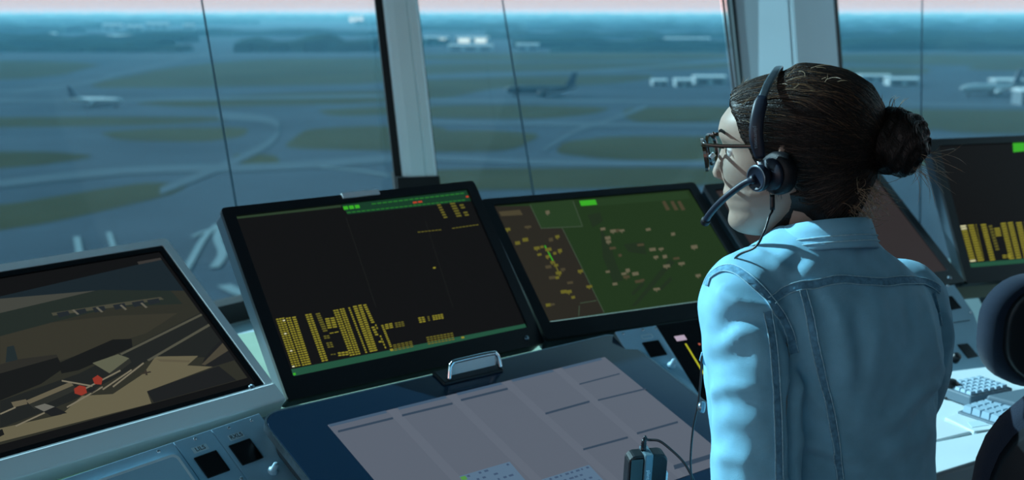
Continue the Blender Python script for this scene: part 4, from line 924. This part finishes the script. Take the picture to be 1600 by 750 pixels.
folds = [([(1243,540),(1246,590),(1242,640),(1243,700),(1243,749)],.0075,-.026),([(1236,474),(1205,484),(1170,478),(1138,462),(1122,452)],.010,.007),([(1215,500),(1180,497),(1150,500),(1120,520)],.012,-.005),([(1104,470),(1130,478),(1160,480)],.012,.003),
 ([(1104,548),(1130,536),(1160,520),(1190,508)],.011,.005),([(1110,572),(1145,560),(1180,556)],.010,-.004),([(1108,618),(1125,607),(1160,604),(1200,612)],.009,.006),([(1108,634),(1140,628),(1190,634)],.011,-.004),
 ([(1110,712),(1140,716),(1180,722)],.010,.006),([(1106,690),(1150,680),(1200,690)],.014,-.003),([(1120,655),(1160,662),(1205,655)],.012,.003),
 ([(1216,486),(1232,520),(1248,560),(1262,600)],.008,-.005),([(1250,470),(1268,510),(1276,545),(1282,590)],.010,.004),([(1240,600),(1262,610),(1290,640),(1300,680)],.012,.004),
 ([(1298,470),(1312,510),(1322,560),(1326,600)],.013,.0035),([(1340,460),(1338,510),(1345,560),(1340,610)],.012,-.0035),([(1372,460),(1372,500),(1366,560)],.014,.003),([(1410,460),(1425,510),(1420,560)],.016,-.003),
 ([(1448,480),(1455,530),(1466,570),(1476,592)],.010,.0045),([(1478,598),(1450,606),(1420,630),(1400,660)],.012,.004),([(1474,620),(1445,640),(1420,680)],.012,-.004),([(1468,660),(1430,690),(1380,700)],.013,.004),
 ([(1248,690),(1290,700),(1340,722)],.011,.0045),([(1245,712),(1300,724),(1350,745)],.012,-.004),([(1330,650),(1370,660),(1410,655)],.016,.003),
 ([(1180,392),(1210,410),(1235,430)],.011,.004),([(1260,392),(1240,415),(1225,440)],.010,-.0035),([(1300,380),(1320,395),(1350,398)],.012,.0025),([(1378,395),(1402,412),(1425,430)],.012,.004),([(1395,390),(1420,405)],.01,-.003),
 ([(1268,452),(1285,475),(1300,520)],.009,-.003),([(1480,490),(1486,520),(1484,550)],.009,.004)]
for px, wd, amp in folds:
    pts = [np.array(h[0]) for h in cloth_line(px, 20)]
    if len(pts) < 2: continue
    if px[0][0] < 1240 and px[0][1] > 540: amp *= .55
    P = np.array(pts); dmin = np.full(nv, 9.0); tt = np.zeros(nv)
    for i, p in enumerate(P):
        d_ = np.linalg.norm(co-p, axis=1); m_ = d_ < dmin; dmin[m_] = d_[m_]; tt[m_] = i/(len(P)-1)
    disp += 1.25*amp*np.exp(-(dmin/wd)**2)*np.clip(np.minimum(tt,1-tt)*4+.35, 0, 1)
for i in range(nv):
    p = co[i]; q = Vector((p[0]*9, p[1]*9, p[2]*6))
    disp[i] += .0024*(abs(mnoise.noise(Vector((p[0]*15+3,p[1]*15,p[2]*20))))-.25) + .0042*mnoise.noise(q) + .0020*(1-abs(mnoise.noise(Vector((p[0]*26,p[1]*26,p[2]*15)))))-.001 + .0012*mnoise.noise(Vector((p[0]*45,p[1]*45,p[2]*30)))
co2 = co+nm*disp[:,None]
jm.vertices.foreach_set('co', co2.ravel()); jm.update()
jacket = finish(jm, 'denim_jacket', M_denim, person)
bvh = BVHTree.FromPolygons([tuple(v) for v in co2], [tuple(p.vertices) for p in jm.polygons])
def seam(px, width, name='seam', n=60, edge=(-1,1), lift=.0017):
    L = cloth_line(px, n); P = []
    for a_, b_ in zip(L, L[1:]):                        # drop jumps over gaps
        if not P: P.append(a_)
        if (b_[0]-P[-1][0]).length < .05: P.append(b_)
    if len(P) < 3: return
    mb = MB(); rows = []; e1 = []; e2 = []
    for i,(p,nn) in enumerate(P):
        t = (P[min(i+1,len(P)-1)][0]-P[max(i-1,0)][0]).normalized()
        n3 = (P[max(i-1,0)][1]+nn+P[min(i+1,len(P)-1)][1]).normalized(); s_ = n3.cross(t).normalized(); pk = .0012*math.sin(i*1.9)+.0007*math.sin(i*4.3)
        row = []
        for f_, h_ in ((-1.08,-.0015),(-.92,lift+.0004),(-.3,lift+pk),(.3,lift-pk*.5),(.92,lift+.0004),(1.08,-.0015)):
            q = p+s_*f_*width*.5
            w_ = bvh.find_nearest(q); 
            if w_[0] is not None: q = w_[0]+w_[1]*h_ if w_[1].dot(n3) > 0 else q+n3*h_
            row.append(q)
        rows.append(row); e1.append(row[1]); e2.append(row[4])
    m_ = len(rows[0])
    mb.add([v for r_ in rows for v in r_], [(i*m_+k, i*m_+k+1, (i+1)*m_+k+1, (i+1)*m_+k) for i in range(len(rows)-1) for k in range(m_-1)], 0, True)
    so_ = mb.build(name, M_seam, jacket)
    for e_, k in ((e1,-1),(e2,1)):
        if k in edge: MB().tube(e_, .00075, 6).build('stitching', M_thread, so_)
seam([(1205,471),(1225,456),(1250,447),(1275,444),(1310,437),(1345,439),(1380,441),(1410,438),(1440,440),(1458,446),(1468,453)], .0115, 'yoke_seam', 72)
seam([(1104,446),(1110,432),(1128,421),(1148,422),(1172,438),(1198,464),(1220,494),(1234,525),(1241,552)], .012, 'armhole_seam', 60)
seam([(1254,454),(1264,490),(1274,540),(1286,595),(1298,645),(1307,700),(1312,749)], .0095, 'back_seam', 66)
seam([(1199,486),(1202,505),(1208,545),(1212,600),(1215,660),(1217,749)], .0105, 'sleeve_seam', 66)
seam([(1459,458),(1466,490),(1473,530),(1477,570),(1475,592)], .004, 'armhole_seam', 40, (1,))
# collar
def cring(rx, ry, z, y0=-.022, tilt=.30):
    return [Vector((-.033+rx*math.cos(a), y0+ry*math.sin(a), z-tilt*(ry*math.sin(a)) - .13*rx*math.cos(a)*.55)) for a in [R(120)+R(300)*k/56 for k in range(57)]]
cp_ = [cring(.051,.050,1.140),cring(.051,.050,1.178),cring(.053,.052,1.1835),cring(.056,.055,1.183),cring(.061,.060,1.169),cring(.0665,.066,1.150),cring(.068,.068,1.146),cring(.065,.065,1.143),cring(.058,.057,1.156),cring(.055,.054,1.156)]
mb = MB(); n_ = 57; K = len(cp_)
mb.add([v for r_ in cp_ for v in r_], [(i*n_+k,(i*n_+k+1),((i+1)%K)*n_+k+1,((i+1)%K)*n_+k) for i in range(K) for k in range(n_-1)]+[tuple(i*n_ for i in range(K)), tuple(i*n_+n_-1 for i in range(K-1,-1,-1))], 0, True)
collar = mb.build('collar', M_denim, jacket)
ce = cring(.0668,.0664,1.1512); MB().tube([p+Vector((0,0,.0015)) for p in ce], .0009, 6).build('stitching', M_thread, collar)
ce = cring(.0645,.0640,1.1588); MB().tube([p+Vector((0,0,.0015)) for p in ce], .0009, 6).build('stitching', M_thread, collar)
# pocket flap and buttons on the front that shows beside the sleeve
pf = BI @ at(1121,556,1.575)
mb = MB(); mb.loft([ell(pf+Vector((0,-.008,.012)),.020,.005),ell(pf+Vector((-.003,.002,.008)),.023,.005),ell(pf+Vector((-.004,.005,-.004)),.023,.005),ell(pf+Vector((-.002,.003,-.013)),.015,.004)]); mb.build('pocket_flap', M_denim, jacket)
bt = BI @ at(1096,636,1.56); MB().lathe([(0,-.004),(.0075,-.004),(.008,0),(.006,.004),(0,.005)], bt, (-.6,.8,0), 16).build('button', M_steel, jacket)
# trousers and shoes (below the frame)
tr = MB()
tr.loft(trunk([(.425,.15,.07,-.10),(.47,.172,.10,-.118),(.60,.165,.105,-.115),(.68,.15,.10,-.10)], 2.5, 48))
for sx_ in (-1,1):
    limb(tr, [(sx_*.085,-.02,.500),(sx_*.10,.20,.497),(sx_*.11,.40,.49)], [.080,.070,.058], 24); limb(tr, [(sx_*.11,.40,.485),(sx_*.11,.43,.32),(sx_*.11,.40,.10)], [.062,.054,.046], 24)
finish(tmp_mesh(tr, .008, 6), 'trousers', M_trousers, person)
for sx_ in (-1,1):
    mb = MB(); mb.loft([ell((sx_*.112,y,z),w_,h_,ax=(Vector((1,0,0)),Vector((0,0,1)))) for y,z,w_,h_ in ((.345,.06,.02,.04),(.355,.055,.036,.052),(.42,.06,.042,.056),(.50,.042,.045,.040),(.57,.032,.040,.030),(.60,.028,.02,.02))]); mb.build('shoe', M_black, person)
# ---- hair
ZH = [(0,.070),(25,.067),(40,.058),(52,.044),(58,.012),(64,-.010),(72,-.024),(82,-.030),(92,-.034),(100,-.048),(108,-.068),(118,-.098),(130,-.120),(180,-.128)]
def hairline(a):
    d = abs(math.degrees(math.atan2(math.sin(a),math.cos(a)))); return lerp_tab(ZH, d)
def sst(x): x = min(1,max(0,x)); return x*x*(3-2*x)
def hair_pt(z, a):
    d = abs(math.degrees(math.atan2(math.sin(a),math.cos(a))))
    t = sst((z-hairline(a)+.006)/.016)
    T = .0075+.010*sst((d-60)/70)*sst((z+.05)/.06)+.004*sst((z-.02)/.05)
    off = -.008+(T+.008)*t
    p = head_pt(z, a, off); p.z += max(0,off)*sst((z-.03)/.065)
    if z < 0 and d > 95:                                # the hair follows the nape below the skull
        yb = lerp_tab([(-.125,-.058),(-.10,-.070),(-.07,-.086),(-.04,-.099),(0,-.096)], z); wn = lerp_tab([(-.125,.052),(-.08,.058),(-.04,.066),(0,.072)], z)
        dr = R(d); q = Vector((math.copysign(wn+off,math.sin(a))*abs(math.sin(dr))**.85, -.015+(yb+.015-off)*max(0,-math.cos(dr))**.85, z)); k_ = sst((d-95)/30)*sst(-z/.03)
        p = p.lerp(q, k_)
    return p
zz = [-.122+.220*(i/72) for i in range(73)]
hb2 = MB(); hb2.loft([[hair_pt(z, 2*math.pi*k/120) for k in range(120)] for z in zz])
BUN = Vector((.0,-.126,.003))
# the hair swept to the base of the bun
hb2.loft([ell(BUN+Vector((0,dy,dz)), r_, r_, ax=(Vector((1,0,0)),Vector((0,0,1))), n=32) for dy,dz,r_ in ((.055,.008,.050),(.040,.004,.042),(.025,0,.032),(.012,0,.024))])
def outward(o):
    bm = bmesh.new(); bm.from_mesh(o.data); bmesh.ops.recalc_face_normals(bm, faces=bm.faces[:]); bm.to_mesh(o.data); bm.free(); o.data.update()
hair = hb2.build('hair', M_hair, person); hair.matrix_local = H2B; outward(hair)
hbm = bmesh.new(); hbm.from_mesh(hair.data); hbv = BVHTree.FromBMesh(hbm); hbm.free()
bun = MB(); nb_, mb_ = 64, 40; rr = []
for i in range(mb_+1):
    th = math.pi*i/mb_; ring = []
    for k in range(nb_):
        ph = 2*math.pi*k/nb_; lob = 1+.055*math.sin(ph*3+th*5.5)+.035*math.sin(ph*9-th*14)
        r_ = .0405*lob
        ring.append(BUN+Vector((r_*1.0*math.sin(th)*math.cos(ph), -r_*.98*math.cos(th)-.006, r_*1.06*math.sin(th)*math.sin(ph))))
    rr.append(ring)
bun.loft(rr); bo_ = bun.build('hair_bun', M_hair, person); bo_.matrix_local = H2B; outward(bo_)
bb = bmesh.new(); bb.from_mesh(bo_.data); bbv = BVHTree.FromBMesh(bb); bb.free()
def strands(name, lists, rad, m, parent=None):
    mb = MB()
    for P in lists:
        n = len(P); mb.tube(P, [rad*(1 if k < n-2 else (.55 if k == n-2 else .15)) for k in range(n)], 4, 0, False)
    o = mb.build(name, m, parent or person); o.matrix_local = H2B if parent is None else Matrix.Identity(4); o['kind'] = 'stuff'; return o
S1 = []; S2_ = []; S2b = []
for k in range(3600):
    a = random.uniform(-math.pi, math.pi); d = abs(math.degrees(a)); zl = hairline(a)
    z = zl+.004+random.random()**1.4*(.094-zl)
    if z > .096: continue
    p = hair_pt(z,a); path = []; lift = random.uniform(.0002,.0016); wob = random.uniform(-.004,.004); n_s = 15
    tgt = BUN+Vector((random.uniform(-.022,.022),.018,random.uniform(-.024,.024)))
    L0 = (tgt-p).length; step = L0*1.12/n_s
    for i in range(n_s+1):
        h = hbv.find_nearest(p)
        if h[0] is None: break
        nn = h[1]; q = h[0]+nn*lift; path.append(q)
        dv = tgt-q; dv = dv-nn*dv.dot(nn)*.9
        if dv.length < .004: break
        dv.normalize(); p = q+dv*step+Vector((0,0,wob*.12))
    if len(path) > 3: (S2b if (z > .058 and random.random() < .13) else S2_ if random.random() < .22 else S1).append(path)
strands('hair_strands', S1, .00042, M_hair); strands('hair_highlights', S2_, .00036, M_strand); strands('painted_sun_streaks', S2b, .00030, mat('sun_streak_strand', (104,80,56), .3, spec=.6))  # paler crown strands put sun streaks into the hair colour
S3 = []
for k in range(420):                                    # hair wound round the bun
    ph0 = random.uniform(0,6.28); th = random.uniform(.5,2.7); path = []; L_ = random.uniform(.8,2.4); dr = random.uniform(-.5,.5)
    for i in range(12):
        ph = ph0+L_*i/11; t_ = th+dr*i/11
        d = Vector((math.sin(t_)*math.cos(ph), -math.cos(t_), math.sin(t_)*math.sin(ph)))
        h = bbv.find_nearest(BUN+d*.05)
        path.append(h[0]+h[1]*random.uniform(.0002,.001))
    S3.append(path)
strands('bun_strands', S3, .00042, M_hair, None)
S4 = []
def fly(p, v, L, curl, n=9):
    p = Vector(p); v = Vector(v).normalized(); path = [p.copy()]; ax = Vector((random.uniform(-1,1),random.uniform(-1,1),random.uniform(-1,1)))
    for i in range(n):
        v = (v+ax.cross(v)*curl+Vector((0,0,-.06))).normalized(); p = p+v*L/n; path.append(p.copy())
    return path
for k in range(170):                                     # loose wisps at the nape
    a = math.pi+random.uniform(-.75,.75); z = random.uniform(-.105,-.045)
    p = hair_pt(z, a); S4.append(fly(p-Vector((0,-.003,0)), Vector((math.sin(a)*.6, -1, random.uniform(-1.3,-.1))), random.uniform(.02,.06), random.uniform(.05,.6)))
for k in range(26):                                     # ends sticking out of the bun
    d = Vector((random.uniform(-.7,.3),-.6,random.uniform(-1,-.2))).normalized()
    S4.append(fly(BUN+d*.036, d+Vector((0,-.7,.1)), random.uniform(.03,.075), random.uniform(.02,.25)))
for k in range(12):
    d = Vector((random.uniform(-.4,.2),random.uniform(-.2,.4),1)).normalized(); S4.append(fly(BUN+d*.04, d, random.uniform(.012,.03), .12))
for k in range(40):                                     # short hairs on top and at the forehead
    a = random.choice([random.uniform(-1.0,.3), random.uniform(-2.4,-.8)]); z = hairline(a)+random.uniform(.0,.03) if abs(a) < 1 else random.uniform(.07,.094)
    p = hair_pt(min(z,.094), a); S4.append(fly(p-Vector((0,0,.001)), Vector((math.sin(a)*.4,-.7,.42)), random.uniform(.012,.035), random.uniform(.02,.2)))
strands('loose_hair', S4, .00028, M_lightstrand)
S5 = []
for k in range(40):                                     # strands in front of the ear and behind it
    sd_ = -1; y0 = random.choice([random.uniform(.012,.030), random.uniform(-.05,-.03)]); z0 = random.uniform(-.02,.0)
    p = Vector((sd_*.070,y0,z0)); path = []
    for i in range(9):
        q = p+Vector((-sd_*.0009*i*i*.2, .004*math.sin(i*.5+k)+(-.0006*i if y0 > 0 else .0008*i), -.0062*i*(.8+.4*random.random())))
        path.append(q)
    S5.append(path)
strands('side_wisps', S5[:14], .00035, M_hair)
# ---- headset (worn, a thing of its own), in head space
MHW = MHEAD
hs = tag(empty('headset', MHW), 'dark blue headset with boom microphone worn by the seated person', 'headset')
CN = Vector((-.74,.67,0)).normalized(); CUP = Vector((-.087,.009,-.021))
def disc(prof, C, A, sx=1, sy=1): return MB().lathe(prof, C, A, 36, 0, sx, sy)
disc([(0,-.010),(.022,-.010),(.0265,-.006),(.0275,.002),(.025,.009),(.018,.0105),(0,.0105)], CUP, CN).build('ear_cushion', M_cushion, hs)
disc([(0,.009),(.0195,.009),(.0205,.012),(.019,.0165),(0,.0175)], CUP, CN).build('ear_cup', M_headset, hs)
HUB = CUP+CN*.026+Vector((0,.006,-.003))
disc([(.0135,-.009),(.0165,-.005),(.0172,.001),(.0160,.004),(.0140,.0052),(.0135,.0045),(0,.0046)], HUB, CN).build('boom_pivot', M_headset, hs)
disc([(.0150,.0042),(.0162,.0046),(.0168,.0036),(.0163,.0030)], HUB, CN).build('pivot_ring', M_steel, hs)
bp_ = bez([HUB+CN*.004, (-.100,.052,-.032), (-.088,.078,-.052), (-.070,.098,-.073), (-.055,.108,-.088)], 28)
MB().tube(bp_, [.0062 if i < 3 else .0044 for i in range(len(bp_)-4)]+[.0046,.0058,.0058,.004], 12).build('boom', M_headset, hs)
mt = MB(); e0, e1 = bp_[-4], bp_[-1]; mt.tube([e0, e0.lerp(e1,.3), e0.lerp(e1,.9), e1+(e1-e0)*.1], [.0056,.0064,.0062,.003], 14); mt.build('microphone', M_cushion, hs)
# headband: left cup, over the crown, to the right side
bandp = bez([(-.099,.030,.000),(-.101,.034,.030),(-.093,.030,.060),(-.072,.022,.086),(-.037,.014,.1025),(0,.012,.1065),(.035,.014,.1025),(.072,.020,.085),(.088,.026,.055),(.090,.026,.015)], 72)
def strap(P, wid, th, name, m, parent, axis=Vector((0,1,0))):
    rings = []
    for i, p in enumerate(P):
        t = (P[min(i+1,len(P)-1)]-P[max(i-1,0)]).normalized(); s_ = (axis-t*axis.dot(t)).normalized(); o_ = t.cross(s_)
        w_ = wid(i/(len(P)-1)) if callable(wid) else wid; h_ = th(i/(len(P)-1)) if callable(th) else th
        rings.append([p+s_*math.copysign(abs(math.cos(a))**.7,math.cos(a))*w_+o_*math.copysign(abs(math.sin(a))**.7,math.sin(a))*h_ for a in [2*math.pi*k/16 for k in range(16)]])
    return MB().loft(rings).build(name, m, parent)
strap(bandp, .0052, .0018, 'headband', M_steel, hs)
nl = int(len(bandp)*.30)
strap([p+Vector((-.0008,0,.0004)) for p in bandp[:nl]], lambda t: .0086*(.75+.25*math.sin(min(1,t*3)*1.57))*(1 if t < .9 else 1-(t-.9)*3), .0042, 'band_sleeve', M_headset, hs)
strap([p*1.0+Vector((.0008,0,0)) for p in bandp[-nl:]], .0080, .0042, 'band_sleeve', M_headset, hs)
strap(bez([(-.0985,.0300,-.0035),(-.1005,.0285,-.012),(-.102,.027,-.020)],10), .0046, .0026, 'slider', M_chrome, hs)
disc([(0,-.012),(.026,-.012),(.029,-.006),(.029,.004),(.02,.010),(0,.011)], Vector((.084,.01,-.015)), Vector((1,.2,0))).build('temple_pad', M_cushion, hs)
strap(bez([(.090,.026,.018),(.092,.022,0),(.090,.014,-.012)],8), .0046, .0026, 'slider', M_chrome, hs)
# small lettering along the left sleeve of the band
bq = bandp[int(nl*.38)]; bt_ = (bandp[int(nl*.55)]-bandp[int(nl*.2)]).normalized(); bs_ = Vector((0,1,0)); bs_ = (bs_-bt_*bs_.dot(bt_)).normalized(); bo2 = bs_.cross(bt_)
if bo2.x > 0: bo2 = -bo2
tx = -bt_; ty = bo2.cross(tx)
Mx = Matrix(((tx.x,ty.x,bo2.x,0),(tx.y,ty.y,bo2.y,0),(tx.z,ty.z,bo2.z,0),(0,0,0,1))); pos = bq+Vector((-.0008,0,.0004))+bo2*.0045; Mx.translation = pos
text_mesh('plantronics', .0062, 'lettering', M_grey_text, hs, Mx)
# headset lead: from the cup down over the shoulder, behind the arm and on to the talk switch
HW = MHEAD
lead = [HW @ (CUP+CN*.012+Vector((0,0,-.026))), HW @ (CUP+CN*.012+Vector((0,0,-.045))), at(1202,338,1.425), at(1194,362,1.42), at(1180,386,1.412)]
chest = [at(1150,402,1.44), at(1128,440,1.50), at(1112,500,1.555), at(1098,550,1.565), at(1095,590,1.565), at(1091,630,1.57), at(1083,670,1.58), at(1079,720,1.60), at(1082,760,1.62), at(1085,800,1.64)]
MB().tube(bez(lead[:2],4), .0032, 10).build('strain_relief', M_cable, hs).matrix_world = Matrix.Identity(4)
cb = MB(); cb.tube(bez(lead+chest, 130), .0015, 8); co_ = cb.build('lead', M_cable, hs); co_.matrix_world = Matrix.Identity(4)
for o_ in hs.children:
    if o_.name.startswith('strain_relief'): o_.matrix_world = Matrix.Identity(4)
# ---- glasses
gl = tag(empty('eyeglasses', MHEAD), 'dark tortoiseshell eyeglasses worn by the seated person', 'eyeglasses')
fr2 = MB()
def rim(sx_):
    out = []; inn = []
    for k in range(36):
        a = 2*math.pi*k/36; c, s_ = math.cos(a), math.sin(a); r = (abs(c)**2.6+abs(s_)**2.6)**(-1/2.6)
        x, z = .0265*c*r, .0215*s_*r
        out.append((sx_*(.033)+x*1.0, z-.001)); inn.append((sx_*.033+x*.86, z*.84-.001))
    return out, inn
def gy(x, z): return .1085+.12*z-.35*max(0,abs(x)-.03)**1.2*1.0
for sx_ in (-1,1):
    o1, i1 = rim(sx_); n = len(o1)
    vs = [(x,gy(x,z)+.002,z) for x,z in o1]+[(x,gy(x,z)+.002,z) for x,z in i1]+[(x,gy(x,z)-.002,z) for x,z in o1]+[(x,gy(x,z)-.002,z) for x,z in i1]
    fs = []
    for i in range(n):
        k = (i+1) % n; fs += [(i,k,n+k,n+i),(2*n+k,2*n+i,3*n+i,3*n+k),(k,i,2*n+i,2*n+k),(n+i,n+k,3*n+k,3*n+i)]
    rm = MB().add(vs, fs).build('rim', M_tortoise, gl)
    MB().add([(x,gy(x,z),z) for x,z in i1], [tuple(range(n))]).build('lens', M_lens, gl)
    strap(bez([(sx_*.057,gy(.057,.016)+.002,.0165),(sx_*.066,gy(.057,.016)-.002,.016),(sx_*.072,.092,.015),(sx_*.074,.07,.0135),(sx_*.0765,.02,.012),(sx_*.078,-.005,.010),(sx_*.076,-.022,-.006)],30), lambda t: .0042-.0016*sst(t*4), .0014, 'temple', M_tortoise, gl, Vector((0,.0,1)))
    MB().tube([(sx_*.012,.104,-.004),(sx_*.010,.100,-.008)], .0022, 8).build('nose_pad', M_white, gl)
MB().tube(bez([(-.009,.112,.006),(0,.1135,.009),(.009,.112,.006)],10), .0022, 10).build('bridge', M_tortoise, gl)
# ---- talk switch in the left hand
PD = at(1006,747,1.66); MD = frame(tuple(PD), R(12), R(-8))
td = tag(empty('push_to_talk_switch', MD), 'black push to talk switch with a grey clip held above the strip display', 'talk switch')
op = rrect(-.028,-.070,.030,.043,.012,6)
op = [(x if z > .02 or x < 0 else x, z) for x,z in op]
MB().loft([[(x*.94,-.0125,z*.95) for x,z in op],[(x,-.0095,z) for x,z in op],[(x,.0095,z) for x,z in op],[(x*.94,.0125,z*.95) for x,z in op]],0,True,False).build('case', M_black, td)
MB().rbox((-.0275,-.0145,-.066),(-.006,-.0115,.040),.002).build('face_plate', M_blackg, td)
MB().rbox((-.0062,-.0170,-.066),(.0062,.0135,.0465),.0018).build('clip', mat('grey_clip',(92,116,126),.35,.3), td)
MB().rbox((.022,-.010,-.03),(.034,.010,.012),.004).build('talk_button', M_white, td)
MB().lathe([(0,0),(.004,0),(.0042,.004),(.0034,.005),(.0042,.007),(.0034,.009),(.0042,.011),(.0034,.013),(.004,.015),(.0022,.018),(0,.018)], (-.004,0,.0455), (0,0,1), 14).build('cable_boot', M_cable, td)
text_mesh('plantronics', .0075, 'lettering', M_lab, td, Matrix.Translation((0,-.0173,.006)) @ TEXT_UP @ Matrix.Rotation(-math.pi/2,4,'Z'))
DI = MD.inverted()
cw = [MD @ Vector((-.004,0,.062)), MD @ Vector((-.003,-.001,.068)), at(1012,687,1.655), at(1030,689,1.65), at(1050,704,1.64), at(1068,722,1.63), at(1080,742,1.625), at(1090,765,1.63)]
cb = MB(); cb.tube([DI @ p for p in bez(cw,60)], .0019, 8); cb.build('cable', M_cable, td)
chair('low backed dark office chair on which the person sits', (BODY.x,BODY.y,0), BYAW, .415, .42, .20, .52, corner=.07)
